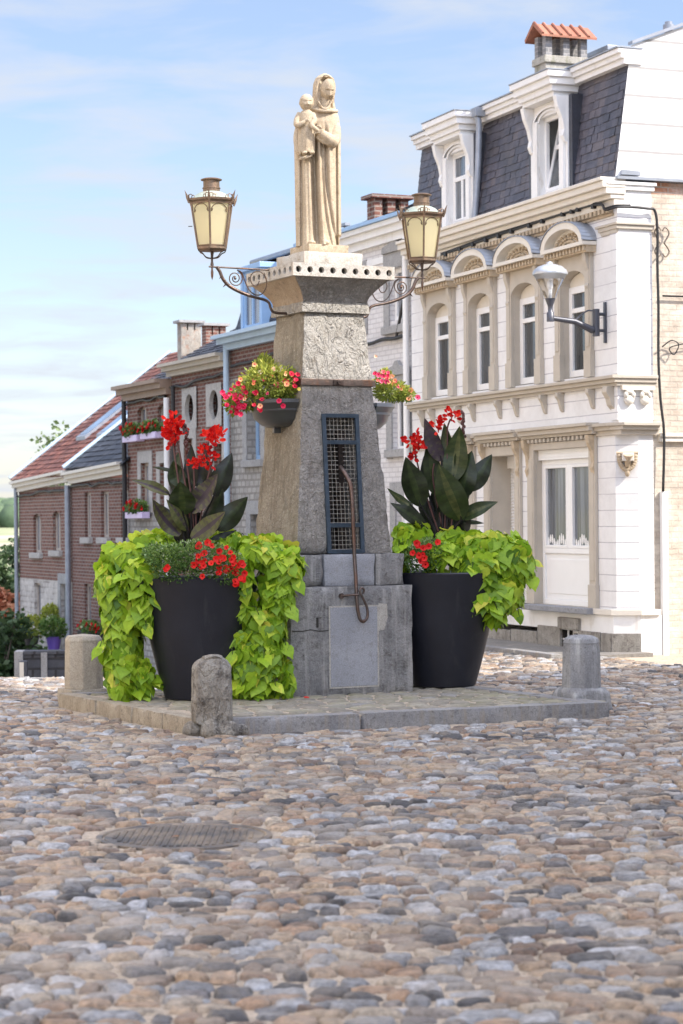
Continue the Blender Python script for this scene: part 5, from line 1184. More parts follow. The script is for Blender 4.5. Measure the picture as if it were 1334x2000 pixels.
for s_ in (-1,1):
    for i in range(n):
        a_=ya-.07+i*(yb_-ya+.14)/n; b2=a_+(yb_-ya+.14)/n
        m.add([(xm+s_*hw,a_,zc_),(xm+s_*hw,b2,zc_),(xm,b2,zr2),(xm,a_,zr2),(xm+s_*hw,a_,zc_+.03),(xm+s_*hw,b2,zc_+.03),(xm,b2,zr2+.03),(xm,a_,zr2+.03)],[(0,1,2,3),(4,5,6,7),(0,1,5,4),(1,2,6,5),(3,0,4,7)],r1.uniform(.4,1))
        m.tube([(xm+s_*(hw+.005),a_+.015,zc_+.035),(xm,a_+.015,zr2+.045)],.02,6,tint=r1.uniform(.4,1))
m.build('chimney_roof',tilem,c1)
bx=WH.p(1150,110,1.5); bx2=WH.p(1188,100,1.5); m=MB(); m.box(bx[0],bx2[0],1.5,2.1,7.4,WH.p(1188,98,1.5)[1]); m.box(bx[0],bx2[0]+.03,1.47,2.13,WH.p(1188,98,1.5)[1],WH.p(1188,88,1.5)[1]); m.build('roof_hatch',zinc,A,bevel=.01)
fy_=WH.q(1306,58,-1.2); m=MB(); m.tube([(-1.2,fy_[0],7.6),(-1.2,fy_[0],fy_[1]+.02)],.055,12); m.tube([(-1.2,fy_[0],fy_[1]-.02),(-1.2,fy_[0],fy_[1]+.06)],.075,12); m.tube([(-1.2,fy_[0],fy_[1]+.05),(-1.2,fy_[0],fy_[1]+.10)],.05,12); m.build('flue',zinc,A,50)
# ornament bracket on the chamfer
m=MB(); nrm=Vector((CH,-.10,0)).normalized(); c=Vector((-.05,CH/2,0))
def on(u,z,d): t_=Vector((.10,CH,0)).normalized(); p=c+t_*u+nrm*d; return (p.x,p.y,z)
for i in range(15):
    a=math.pi+math.pi*i/14; m.ell(on(.10*math.cos(a),2.42+.16*math.sin(a),.03),(.03,.03,.03),8,6)
m.ell(on(0,2.22,.03),(.03,.03,.05),8,6); m.tube([on(-.13,2.46,.03),on(.13,2.46,.03)],.02,6)
m.tube([on(0,2.30,.05),on(0,2.40,.10),on(0,2.44,.12)],[.03,.05,.06],8)
m.build('corner_ornament',orn,A,60)
m=MB(); v0=[on(-.07,2.36,.0),on(.07,2.36,.0),on(.07,2.36,.13),on(-.07,2.36,.13)]; v1=[(x,y,2.46) for x,y,z in v0]; m.add(v0+v1,[(0,1,2,3),(4,5,6,7),(0,1,5,4),(1,2,6,5),(2,3,7,6),(3,0,4,7)]); m.build('corner_corbel',cream,A,bevel=.008)
# iron wall anchors on the brick
m=MB()
def gp(y,z,d=.0): return (.0+d,y,z)
for y0,z0_ in ((.60,5.02),):
    for s_ in (-1,1): m.tube(smooth_path([gp(y0+s_*.03,z0_,.02),gp(y0+s_*.10,z0_+.12,.02),gp(y0+s_*.05,z0_+.19,.02),gp(y0+s_*.01,z0_+.15,.02)],4),.010,6); m.tube(smooth_path([gp(y0+s_*.03,z0_,.02),gp(y0+s_*.10,z0_-.10,.02),gp(y0+s_*.05,z0_-.17,.02),gp(y0+s_*.01,z0_-.13,.02)],4),.010,6)
m.build('wall_anchor',iron,A,60)
m=MB(); m.box(-.03,.02,.55,7,2.60,2.66); m.box(-.03,.04,.55,7,2.66,2.70); m.build('string_course',cream,A)
m=MB(); yy,z=WH.q(1296,960,.02); y2,_=WH.q(1297,1280,.02); m.box(-.02,.05,yy-.035,yy+.045,-.05,z); m.build('cable_conduit',pvc,A,bevel=.006)
# cable with clips: a thing of its own
cbl=E('facade_cable','black cable clipped under the cornice and down the gable of the white corner house','cable',(WH.o[0],WH.o[1],0),WH.a)
pts=[]
for px,py in ((862,498),(880,492),(940,470),(1000,450),(1060,430),(1100,417),(1130,408),(1150,402)): x,z=WH.p(px,py,-.07); pts.append((x,-.07,z))
x,z=WH.p(1175,400,-.10); pts+=[(x,-.10,z),(-.06,-.13,5.40),(.06,-.05,5.42),(.07,.15,5.43),(.07,.38,5.42)]
for px,py in ((1279,412),(1284,450),(1284,520),(1286,600),(1286,700),(1290,780),(1297,850),(1295,960)): y,z=WH.q(px,py,.05); pts.append((.05,y,z))
m=MB(); m.tube(smooth_path(pts,5),.017,7); m.tube([(a+.004,b_-.012,c+.022) for a,b_,c in smooth_path(pts[:12],5)],.009,5); m.build('cable',black,cbl,180)
for px,py in ((872,496),(900,486),(925,477),(950,468),(975,460),(1000,451),(1035,440),(1060,431),(1100,417),(1118,412),(1130,408),(1160,402)): x,z=WH.p(px,py,-.07); m=MB(); m.box(x-.03,x+.03,-.10,-.0,z-.035,z+.022); m.build('clip',black,cbl,bevel=.004)
m=MB(); y,z=WH.q(1310,670,.03); m.tube(smooth_path([(.03,y-.12,z-.05),(.05,y,z+.03),(.05,y+.1,z-.02),(.04,y+.04,z-.14),(.04,y-.02,z-.06),(.05,y+.2,z),(.05,y+.5,z+.05)],5),.008,6); m.tube([(.02,y-.1,WH.q(1300,578,.02)[1]),(.02,y+1.4,WH.q(1300,578,.02)[1])],.012,6); m.build('cable_loop',black,cbl,180)
# street lamp on the facade
lampm=plain('lamp_grey',(.075,.08,.10),.4,.3,.08,8)
alum=plain('lamp_shade_grey',(.45,.48,.52),.3,.4,.08,8)
x0,z0=WH.p(1184,630,-.0); SL=E('street_lamp','modern grey street lamp with a clear cone globe, bracketed to the white facade','street lamp',(*WH.w(x0,0),z0),WH.a)
def LP(px,py,x=0.): 
    y,z=WH.q(px,py,x0+x); return Vector((x,y,z-z0))
m=MB(); m.box(-.02,.02,-.03,-.002,-.25,.25); b0=LP(1164,610).y; m.tube([(0,b0,-.17),(0,b0,.16)],.045,12)
for z in (-.10,.10): m.tube([(0,0,z),(0,b0,z)],.02,8)
m.build('wall_bracket',lampm,SL,50)
P0=LP(1158,645);P1=LP(1122,628);P2=LP(1082,622);P3=LP(1072,622)
m=MB(); m.tube([P0+Vector((0,0,0)),P1,P2,P3],[.045,.036,.03,.03],10); m.tube(smooth_path([LP(1158,607),LP(1145,608),LP(1124,625)],4),.010,6); m.build('arm',lampm,SL,60)
LC=LP(1075,622); hgt=lambda py: LP(1075,py).z
m=MB(); m.lathe([(.045,hgt(628)),(.045,hgt(611)),(.028,hgt(609)),(.032,hgt(598)),(.065,hgt(583))],20,c=(0,LC.y,0)); m.build('neck',lampm,SL,60)
cg=bpy.data.materials.new('clear_glass'); cg.use_nodes=True; b=cg.node_tree.nodes['Principled BSDF']; b.inputs['Transmission Weight'].default_value=1; b.inputs['Roughness'].default_value=.02; b.inputs['IOR'].default_value=1.12; b.inputs['Base Color'].default_value=(.93,.95,.97,1)
m=MB(); m.lathe([(.065,hgt(583)),(.115,hgt(562)),(.17,hgt(546)),(.208,hgt(535))],28,c=(0,LC.y,0),cap=False); m.build('globe',cg,SL,180)
m=MB(); m.tube([(0,LC.y,hgt(583)),(0,LC.y,hgt(558))],.022,10); m.ell((0,LC.y,hgt(556)),(.035,.035,.07),12,8); m.build('bulb',pvc,SL,180)
m=MB(); m.lathe([(.212,hgt(537)),(.216,hgt(534)),(.20,hgt(528)),(.15,hgt(521)),(.08,hgt(517)),(.04,hgt(516)),(.03,hgt(512)),(.001,hgt(510))],28,c=(0,LC.y,0)); m.build('lamp_shade',alum,SL,60)
# ---------------------------------------------------------------- the row going down the street
LR=Fr((1.1576,31.991),23.5)
rbrick=brick('red_brick',(.17,.062,.045),(.25,.105,.075),(.34,.28,.24),bw=.22,bh=.078,ms=.014,bump=.6)
rbrick2=brick('dark_red_brick',(.15,.058,.045),(.225,.095,.07),(.31,.26,.23),bw=.22,bh=.074,ms=.013,bump=.6)
rubble=brick('rubble_limestone',(.36,.35,.33),(.50,.48,.45),(.30,.28,.26),bw=.21,bh=.12,ms=.02,bump=.9,bias=.0)
rubble2=brick('limewashed_rubble',(.46,.43,.41),(.62,.58,.55),(.36,.32,.29),bw=.24,bh=.13,ms=.02,bump=.9,paint=(.66,.62,.58))
wbrick=brick('whitewashed_brick',(.68,.66,.66),(.74,.73,.73),(.58,.56,.57),bw=.22,bh=.075,ms=.01,bump=.8,mul=.85)
paleS=stone('pale_stone_frame',(.44,.42,.40),(.55,.53,.50),(.34,.32,.30),4,18,.4,.008)
greyS=stone('grey_stone_frame',(.34,.34,.34),(.43,.43,.43),(.26,.26,.26),4,18,.4,.008)
bluep=plain('sky_blue_paint',(.28,.44,.66),.45,0,.08,5)
bluec=plain('pale_blue_paint',(.40,.52,.64),.5,0,.08,5)
brownp=plain('brown_frame',(.42,.36,.31),.5,0,.15,8)
slate2=tinted('dark_slate',[(0,(.03,.035,.05)),(.5,(.05,.055,.075)),(1,(.085,.085,.10))],.5,.4,10,.5,40)
redt=tinted('red_roof_tile',[(0,(.14,.045,.03)),(.5,(.23,.075,.05)),(1,(.31,.12,.08))],.75,.35,8,.4,40,dirt=(.09,.05,.045),ds=1.6)
darkt=tinted('black_roof_tile',[(0,(.018,.02,.03)),(.5,(.03,.033,.045)),(1,(.06,.06,.07))],.5,.35,8,.4,40)
dgl=glass_mat('dark_pane',(.03,.03,.035))
lgl=glass_mat('net_pane',(.05,.05,.06),.06,(.30,.32,.36))
def rows(fr_,name,label,x0,x1,zb,ze,mat,wins,rec,mat_split=None,cornice=None,cy=-.18,ch=.20,side=True):
    T=HF(fr_,name,label,'house','houses in a row going down the street')
    ops=[w['r']+(rec,) for w in wins if 'r' in w]
    if mat_split:
        zs,m2=mat_split; m=MB(); lo=[];hi=[]
        for o in ops:
            if o[3]<=zs: lo.append(o)
            elif o[2]>=zs: hi.append(o)
            else: lo.append((o[0],o[1],o[2],zs,o[4])); hi.append((o[0],o[1],zs,o[3],o[4]))
        wall_holes(m,x0,x1,zb,zs,0,lo,rec); m.build('lower_wall',m2,T); m=MB(); wall_holes(m,x0,x1,zs,ze,0,hi,rec)
    else: m=MB(); wall_holes(m,x0,x1,zb,ze,0,ops,rec)
    if side:
        for x in (x0,x1): m.add([(x,0,zb),(x,8,zb),(x,8,ze),(x,0,ze)],[(0,1,2,3)])
        m.add([(x0,8,zb),(x1,8,zb),(x1,8,ze),(x0,8,ze)],[(0,1,2,3)])
    m.build('wall',mat,T)
    for w in wins:
        if 'r' in w:
            a,b_,c,e=w['r']; k=w.get('kind','window')
            if k=='door':
                m=MB(); m.box(a,b_,rec-.05,rec-.002,c,e); m.box(a+.12,b_-.12,rec-.065,rec-.05,c+.9,e-.15); m.box(a+.12,b_-.12,rec-.065,rec-.05,c+.15,c+.75); m.build('door',w.get('f',brownp),T,bevel=.01)
            else: window(T,a,b_,c,e,rec-.01,w.get('t'),w.get('g',lgl),w.get('s'),w.get('f',brownp),w.get('w',.06))
            if 'sill' in w: m=MB(); m.box(a-.12,b_+.12,-.09,rec-.06,c-.13,c-.002); m.build('sill',w['sill'],T,bevel=.01)
            if 'sur' in w:
                q=.20; m=MB(); m.box(a-q,a-.0,-.025,-.002,c-.12,e+.24); m.box(b_,b_+q,-.025,-.002,c-.12,e+.24); m.box(a,b_,-.025,-.002,e,e+.24); m.build('surround',w['sur'],T,bevel=.006)
            if 'arch' in w:
                m=MB(); cc=(a+b_)/2; hw=(b_-a)/2; P=[(cc+hw*math.cos(t_),e-.16+.155*math.sin(t_)) for t_ in np.linspace(0,math.pi,9)]; m.prism([(a,e),(b_,e)]+P,-.012,.06); m.build('brick_arch',w['arch'],T)
    if cornice:
        zl,zr_=cornice[1]; m=MB()
        for (y,za,zb2) in ((cy*.35,-ch,-ch*.6),(cy*.7,-ch*.6,-ch*.25),(cy,-ch*.25,0)):
            m.add([(x,yy,z) for x,dz in ((x0-.02,zl),(x1,zr_)) for yy in (y,.0) for z in (dz+za,dz+zb2)],[(0,1,3,2),(4,6,7,5),(0,4,5,1),(2,3,7,6),(1,5,7,3),(0,2,6,4)])
        m.build('cornice',cornice[0],T)
    return T
def roofplane(T,x0,x1,y0,z0,y1,z1,mat,w,e,seed,name='roof',back=True,skip=None,lift=.02,z0r=None):
    m=MB(); slates(m,x0,x1,(y0,z0),(y1,z1),w,e,random.Random(seed),lift=lift,skip=skip)
    m.add([(x0,y0,z0-.03),(x1,y0,z0-.03),(x1,y1,z1-.03),(x0,y1,z1-.03)],[(0,1,2,3)],.2)
    if back: m.add([(x0,y1,z1),(x1,y1,z1),(x1,2*y1-y0,z0),(x0,2*y1-y0,z0)],[(0,1,2,3)],.3); m.add([(x0,y0,z0-.03),(x0,y1,z1-.03),(x0,2*y1-y0,z0)],[(0,1,2)],.3); m.add([(x1,y0,z0-.03),(x1,y1,z1-.03),(x1,2*y1-y0,z0)],[(0,1,2)],.3)
    return m.build(name,mat,T)
def rr(p0,p1,yo=.18):
    a=LR.p(*p0,yo*.0);b_=LR.p(*p1,yo*.0); return (min(a[0],b_[0]),max(a[0],b_[0]),min(a[1],b_[1]),max(a[1],b_[1]))
xs_=[-22.79,-18.23,-14.07,-11.23,-7.93,-4.2,-.06]
# far brick house with red roof
T1=rows(LR,'brick_house','far end brick house with a red tiled roof and two skylights',xs_[0],xs_[1],-3.2,2.50,rbrick,
 [dict(r=rr((65,1003),(81,1080)),arch=rbrick,sill=paleS,s=1),dict(r=rr((103,998),(119,1076)),arch=rbrick,sill=paleS,s=1),dict(r=rr((67,1138),(80,1232)),sill=paleS),dict(r=rr((119,1140),(131,1285)),kind='door',sur=greyS,f=plain('grey_door',(.16,.17,.18),.5))],.13,(.30,rubble2),(cream,(2.66,2.84)),cy=-.25,ch=.26)
roofplane(T1,xs_[0]-.1,xs_[1],-.18,2.70,4.0,5.92,redt,.24,.19,3)
m=MB(); m.tube([(xs_[0]-.12,-.2,2.75),(xs_[0]-.12,4.0,5.98)],.05,6); m.build('verge_board',bluec,T1)
for p0,p1 in (((98,905),(160,868)),((132,905),(192,864))):
    m=MB()
    def rp(px,py):
        r_=ray(px,py); o=Vector((0,0,H)); n_=Vector((0,-.77,1)); 
        # meet the roof plane z=2.70+.77*(y+.18) in the house frame
        lo,hi=-.5,6.
        f=lambda y:LR.p(px,py,y)[1]-(2.70+.77*(y+.18))
        for _ in range(40):
            mid=(lo+hi)/2
            if f(lo)*f(mid)<=0: hi=mid
            else: lo=mid
        return LR.p(px,py,lo)[0],lo
    xa,ya_=rp(*p0); xb,yb2=rp(*p1); xa-=.2; xb=xa+.75; ya_=1.0; yb2=2.15
    zf=lambda y:2.70+.77*(y+.18)
    m.add([(xa,ya_,zf(ya_)+.10),(xb,ya_,zf(ya_)+.10),(xb,yb2,zf(yb2)+.10),(xa,yb2,zf(yb2)+.10),(xa,ya_,zf(ya_)),(xb,ya_,zf(ya_)),(xb,yb2,zf(yb2)),(xa,yb2,zf(yb2))],[(0,1,2,3),(0,4,5,1),(1,5,6,2),(2,6,7,3),(3,7,4,0)])
    o=m.build('skylight',zinc,T1); m=MB(); d=.07; m.add([(xa+d,ya_+d,zf(ya_+d)+.105),(xb-d,ya_+d,zf(ya_+d)+.105),(xb-d,yb2-d,zf(yb2-d)+.105),(xa+d,yb2-d,zf(yb2-d)+.105)],[(0,1,2,3)]); m.build('pane',glass_mat('skylight_glass',(.10,.16,.24)),o)
def pipe(T,x,z0,z1,mat,y=-.09,name='downpipe',r=.05): m=MB(); m.tube([(x,y,z0),(x,y,z1)],r,10); m.build(name,mat,T,60)
pipe(T1,xs_[0]+.05,-3,2.5,zinc); pipe(T1,xs_[1]-.02,-3,2.5,zinc,r=.065)
c_=stone('chimney_rubble',(.30,.28,.25),(.52,.48,.42),(.42,.20,.12),5,9,.8,.02)
a1=LR.p(345,690,3.2); a2=LR.p(388,690,3.2); zt=LR.p(360,640,3.2)[1]; zt2=LR.p(360,627,3.2)[1]
def chim(T,px0,px1,y,pyt,pyb,mat,capm,cap=True,dy=.8,openh=.18,ridge=None):
    x0=LR.p(px0,pyt,y)[0]; x1=max(x0+.3,LR.p(px1,pyt,y+dy)[0])
    z1=LR.p(px0,pyt,y)[1]; zb=z1-2.2; f=(x1-x0)
    m=MB(); m.box(x0,x1,y,y+dy,zb,z1-openh); c=m.build('chimney',mat,T)
    m=MB()
    for xx in (x0,x1-.14):
        for yy in (y,y+dy-.14,y+dy/2-.07): m.box(xx,xx+.14,yy,yy+.14,z1-openh,z1)
    m.build('chimney_piers',mat,c); m=MB(); m.box(x0-.08,x1+.08,y-.08,y+dy+.08,z1,z1+.06); m.build('chimney_cap',capm,c); return c
chim(T1,346,386,3.3,632,690,c_,greyS,dy=.5); chim(T1,394,431,3.6,638,680,rbrick,greyS,dy=.5,openh=.22)
# second house
T2=rows(LR,'brick_house','low red brick house with three tall windows, second from the far end',xs_[1],xs_[2],-3.0,2.60,rbrick2,
 [dict(r=rr((165,962),(178,1050)),sill=paleS,s=1),dict(r=rr((197,960),(213,1050)),sill=paleS,s=1),dict(r=rr((236,958),(253,1050)),sill=paleS,s=1),dict(r=rr((165,1140),(178,1225)),sill=paleS)],.13,None,(cream,(2.78,2.92)),cy=-.25,ch=.26)
roofplane(T2,xs_[1]+.06,xs_[2]+.2,-.18,2.86,2.6,5.0,darkt,.26,.2,4,back=False)
m=MB(); m.tube([(xs_[1]+.03,-.2,2.9),(xs_[1]+.03,1.9,4.5)],.05,6); m.build('verge_board',bluec,T2)
# third: flower boxes
T3=rows(LR,'brick_house','narrow brick house with window boxes full of red geraniums and pale stone frames',xs_[2],xs_[3],-2.8,4.25,rbrick,
 [dict(r=rr((269,795),(288,845)),arch=rbrick,s=1),dict(r=rr((308,790),(327,840)),arch=rbrick,s=1),dict(r=rr((276,905),(293,990)),sur=paleS,s=1),dict(r=rr((313,905),(329,990)),sur=paleS,s=1)],.13,(1.86+.0,rubble),(plain('brown_cornice',(.30,.22,.17),.6),(4.47,4.47)),cy=-.35,ch=.30)
roofplane(T3,xs_[2]-.05,xs_[3]-.02,.12,4.40,2.6,5.85,slate2,.2,.15,5)
pipe(T3,xs_[2]+.05,-2,4.2,black); pipe(T3,xs_[3]-.05,-2,4.1,pvc,r=.06)
# fourth: round windows
T4=rows(LR,'brick_house','brick house with two round windows in square stone frames and a slate roof',xs_[3],xs_[4],-2.6,4.5,rbrick2,
 [dict(r=rr((360,858),(378,940)),sur=paleS),dict(r=rr((418,868),(436,955)),sur=paleS),
  dict(r=(LR.p(372,800)[0]-.34,LR.p(372,800)[0]+.34,3.55,4.11),f=dk,g=dk),dict(r=(LR.p(420,795)[0]-.34,LR.p(420,795)[0]+.34,3.55,4.11),f=dk,g=dk)],.20,None,(tan,(4.74,4.74)),cy=-.30,ch=.24)
roofplane(T4,xs_[3]-.05,xs_[4]-.02,-.05,4.72,2.6,6.15,slate2,.2,.15,6)
for px,py in ((372,800),(420,795)):
    cx,cz=LR.p(px,py); cz=3.83; m=MB(); k=24; rr_=.24; hx,hz=.42,.40
    P0=[(cx+hx*max(-1,min(1,1.45*math.cos(2*math.pi*j/k))),cz+hz*max(-1,min(1,1.45*math.sin(2*math.pi*j/k)))) for j in range(k)]
    P1=[(cx+rr_*math.cos(2*math.pi*j/k),cz+rr_*1.15*math.sin(2*math.pi*j/k)) for j in range(k)]
    m.add([(x,-.03,z) for x,z in P0]+[(x,-.03,z) for x,z in P1]+[(x,.05,z) for x,z in P1],[(j,(j+1)%k,k+(j+1)%k,k+j) for j in range(k)]+[(k+j,k+(j+1)%k,2*k+(j+1)%k,2*k+j) for j in range(k)])
    m.build('round_surround',paleS,T4)
pipe(T4,xs_[3]+.35,1.8,4.3,black,r=.04)
m=MB(); 
def drape(T,x0,x1,z0,z1,n=9,seed=1):
    r_=random.Random(seed); P=[(x0+(x1-x0)*i/n,-.06,z0+(z1-z0)*i/n+r_.uniform(-.03,.03)) for i in range(n+1)]; m=MB(); m.tube(smooth_path(P,4),.028,6); m.build('cable',black,T,180)
drape(T4,xs_[3]+.1,xs_[4],4.26,4.38,seed=2); drape(T3,xs_[2]+.1,xs_[3]-.2,4.12,4.15,seed=3); drape(T1,xs_[0]+.1,xs_[1],2.32,2.42,14,4); drape(T2,xs_[1],xs_[2],2.45,2.50,14,5)
# fifth: blue trim
T5=rows(LR,'stone_house','brick and rubble house with sky blue windows and blue cornice',xs_[4],xs_[5],-2.2,4.82,rbrick2,
 [dict(r=(-7.10,-6.42,2.75,3.95),f=bluep,s=1,g=lgl,w=.09,sill=greyS,sur=greyS),dict(r=(-6.95,-6.3,.6,1.78),f=bluep,s=1,w=.09,sur=greyS)],.22,(4.25,rubble),(bluec,(5.03,5.03)),cy=-.38,ch=.26)
m=MB(); slates(m,xs_[4]+.10,xs_[5],(.05,5.06),(.42,6.36),.17,.12,random.Random(8),skip=lambda x,z:-7.15<x<-6.2,tl=.12)
for a,b_ in ((xs_[4]+.1,-7.1),(-6.25,xs_[5])): m.add([(a,.06,5.06),(b_,.06,5.06),(b_,.42,6.36),(a+(.12 if a<-7.5 else 0),.42,6.36)],[(0,1,2,3)],.3)
m.add([(xs_[4]+.1,.06,5.06),(xs_[4]+.22,.42,6.36),(xs_[4]+.22,4,6.9),(xs_[4]+.1,6,5.06)],[(0,1,2,3)],.3); m.add([(xs_[4]+.22,.42,6.36),(xs_[5],.42,6.36),(xs_[5],4,6.9),(xs_[4]+.22,4,6.9)],[(0,1,2,3)],.4); m.build('mansard_roof',slate2,T5)
m=MB(); m.tube([(xs_[4]+.15,.38,6.38),(xs_[5],.38,6.38)],.05,8); m.build('ridge_roll',zinc,T5)
m=MB(); a,b_=-7.12,-6.22; m.box(a-.06,a+.04,-.08,.5,5.05,6.1); m.box(b_-.04,b_+.06,-.08,.5,5.05,6.1); m.box(a-.1,b_+.1,-.12,.5,6.1,6.2); d5=m.build('dormer',bluep,T5,bevel=.01); window(d5,a+.04,b_-.04,5.08,6.1,.0,None,lgl,1,bluep,.07)
pipe(T5,xs_[4]+.10,-2,4.8,bluec,r=.055,y=-.12)
drape(T5,xs_[4]+.2,xs_[5],4.45,4.62,seed=6)
# sixth: the whitewashed house next to the corner house
T6=rows(LR,'whitewashed_house','whitewashed brick house behind the right hand lantern, with grey stone window frames',xs_[5],xs_[6],-1.0,5.95,wbrick,
 [dict(r=(-.97,-.50,4.70,5.50),f=pvc,w=.07,sur=greyS,g=lgl),dict(r=(-.91,-.40,2.72,3.62),f=pvc,w=.07,sur=greyS,g=dgl),dict(r=(-2.4,-1.9,2.72,3.62),f=pvc,w=.07,sur=greyS),dict(r=(-2.5,-2.0,4.7,5.5),f=pvc,w=.07,sur=greyS),dict(r=(-.8,-.35,1.0,2.0),f=pvc,w=.07,sur=greyS)],.14,None,(white,(6.20,6.20)),cy=-.22,ch=.30)
m=MB(); m.box(xs_[5],xs_[6],-.015,-.002,5.62,5.72); m.build('frieze',white,T6)
for x,z in ((-.735,5.86),(-.66,3.98)):
    m=MB(); m.prism([(x-.42,z-.12),(x+.42,z-.12),(x+.40,z-.02),(x+.12,z+.03),(x+.05,z+.10),(x-.05,z+.10),(x-.12,z+.03),(x-.40,z-.02)],-.06,-.002); m.build('window_head',greyS,T6,bevel=.006)
    m=MB(); m.box(x-.42,x+.42,-.08,-.002,z-1.36,z-1.24); m.build('sill',greyS,T6,bevel=.006)
m=MB(); m.box(-.62,-.40,-.03,-.002,5.76,5.86); m.build('vent',zinc,T6)
roofplane(T6,xs_[5],xs_[6]+.1,-.2,6.22,3.5,7.6,slate2,.2,.15,9)
m=MB(); m.box(xs_[5],xs_[6],-.27,-.15,6.205,6.26); m.build('gutter',bluep,T6)
drape(T6,xs_[5],-.25,4.40,4.45,seed=7); pipe(T6,-.22,-.5,5.9,pvc,r=.05); pipe(T6,-.05,-.5,5.6,black,r=.025,y=-.04)
m=MB(); m.tube([(-.62,-.06,4.44),(-.30,-.06,5.1)],.025,6); m.build('cable_tail',black,T6)
chim(T6,717,795,.9,391,440,rbrick,rbrick2,dy=.62,openh=.28)
# aerial tip on the roof by the statue
m=MB(); p=LR.p(673,440,1.2); m.tube([(p[0],1.2,p[1]-.8),(p[0],1.2,p[1])],.015,6); m.box(p[0]-.12,p[0]+.14,1.15,1.25,p[1]-.02,p[1]+.03); m.build('roof_vent',zinc,T6)
# window boxes with geraniums
def wbox(x,z,w,label,colr,red=14,seed=1):
    T=E('window_box',label,'flower box',(*LR.w(x,-.12),z),LR.a,'window boxes of geraniums'); m=MB(); m.box(-w/2,w/2,-.10,.08,0,.13); m.build('box',colr,T,bevel=.01)
    r_=random.Random(seed); m=MB(); tuft(m,(0,-.02,.22),(w/2*1.05,.14,.14),420,r_,(.04,.08),thin=.5); m.build('foliage',smallg,T,fix=False)
    m=MB()
    for k in range(red): 
        c=Vector((r_.uniform(-w/2,w/2),r_.uniform(-.16,-.05),r_.uniform(.18,.36)))
        for q in range(5): bloom(m,c+Vector((r_.uniform(-.03,.03),-.02,r_.uniform(-.03,.03))),Vector((r_.uniform(-.5,.5),-1,.4)),.035,r_.uniform(.1,.6),r_)
    m.build('blossoms',redp,T,fix=False); return T
viol=plain('violet_box',(.16,.10,.45),.4,0,.1,4); lilac=plain('lilac_box',(.62,.52,.75),.4,0,.1,4)
xa=LR.p(272,855)[0]; wbox(xa,3.30,.95,'lilac window box of red geraniums under the upper left window of the narrow house',lilac,16,1)
xa=LR.p(308,850)[0]; wbox(xa,3.32,.95,'lilac window box of red geraniums under the upper right window of the narrow house',lilac,16,2)
xa=LR.p(280,1003)[0]; wbox(xa,1.73,1.1,'lilac window box of red geraniums under the lower window of the narrow house',lilac,16,3)
for px,py in ((292,862),(328,855),(290,1010)):
    pass
# plants by the far door, low wall
p=LR.p(164,1215,-.3); wb=wbox(p[0],p[1]-.35,1.6,'dark trough of red geraniums standing by the far doorway behind the tan bollard',black,14,4)
def pottedbush(px,py,yo,label,rad,potc,seed,mt):
    x,z=LR.p(px,py,yo); T=E('potted_shrub',label,'potted plant',(*LR.w(x,yo),z),LR.a); m=MB(); m.lathe([(.12,0),(.17,.28),(.18,.30),(.15,.29)],16); m.build('pot',potc,T,50)
    m=MB(); tuft(m,(0,0,.30+rad*.7),(rad,rad,rad*.8),700,random.Random(seed),(.05,.09),thin=.4); m.build('foliage',mt,T,fix=False); return T
pottedbush(105,1270,-.9,'small grey-green shrub in a purple pot on the low dark wall',.28,viol,5,smallg)
pottedbush(62,1268,-.9,'reddish plant in a black tub on the low dark wall near the drainpipe',.30,black,6,yelg)
x,z=LR.p(103,1232,-.12); T=E('wall_planter','bushy golden plant hanging in a basket on the rubble wall beside the far door','hanging plant',(*LR.w(x,-.15),z),LR.a); m=MB(); m.lathe([(.02,0),(.12,.04),(.16,.14),(.15,.15)],14); m.build('basket',brownp,T,50); m=MB(); tuft(m,(0,-.02,.32),(.30,.2,.28),800,random.Random(9),(.05,.09),thin=.4); m.build('foliage',yelg,T,fix=False)
dwall=brick('dark_stone_wall',(.06,.065,.08),(.12,.125,.145),(.04,.04,.045),bw=.36,bh=.16,ms=.02,bump=.9)
a=at(28,1300,34); b_=at(130,1296,34); GW=E('garden_wall','low wall of dark grey stone blocks at the left edge of the square','wall',(a.x-.0,a.y,0),R(3)); L_=b_.x-a.x+1.2
zt=at(60,1272,34).z; m=MB(); m.box(.12,L_,0,.35,-1.8,zt-.05); m.build('wall',dwall,GW); m=MB(); m.box(0,.14,-.03,.4,-1.8,zt); m.box(.42,.52,-.04,.0,-1.8,zt-.02); m.build('end_pier',greyS,GW,bevel=.01); m=MB(); m.box(.14,L_,-.03,.38,zt-.048,zt); m.build('coping',gbase if False else dwall,GW)
p=at(45,1318,33.6); GL=E('path_light','small square post light with a pale front standing before the dark stone wall','light',(p.x,p.y,p.z-.6)); m=MB(); m.box(-.05,.07,-.05,.07,0,.82); m.build('post',lampm,GL,bevel=.01); m=MB(); m.box(-.045,.02,-.062,-.051,.5,.80); m.build('diffuser',cream,GL)
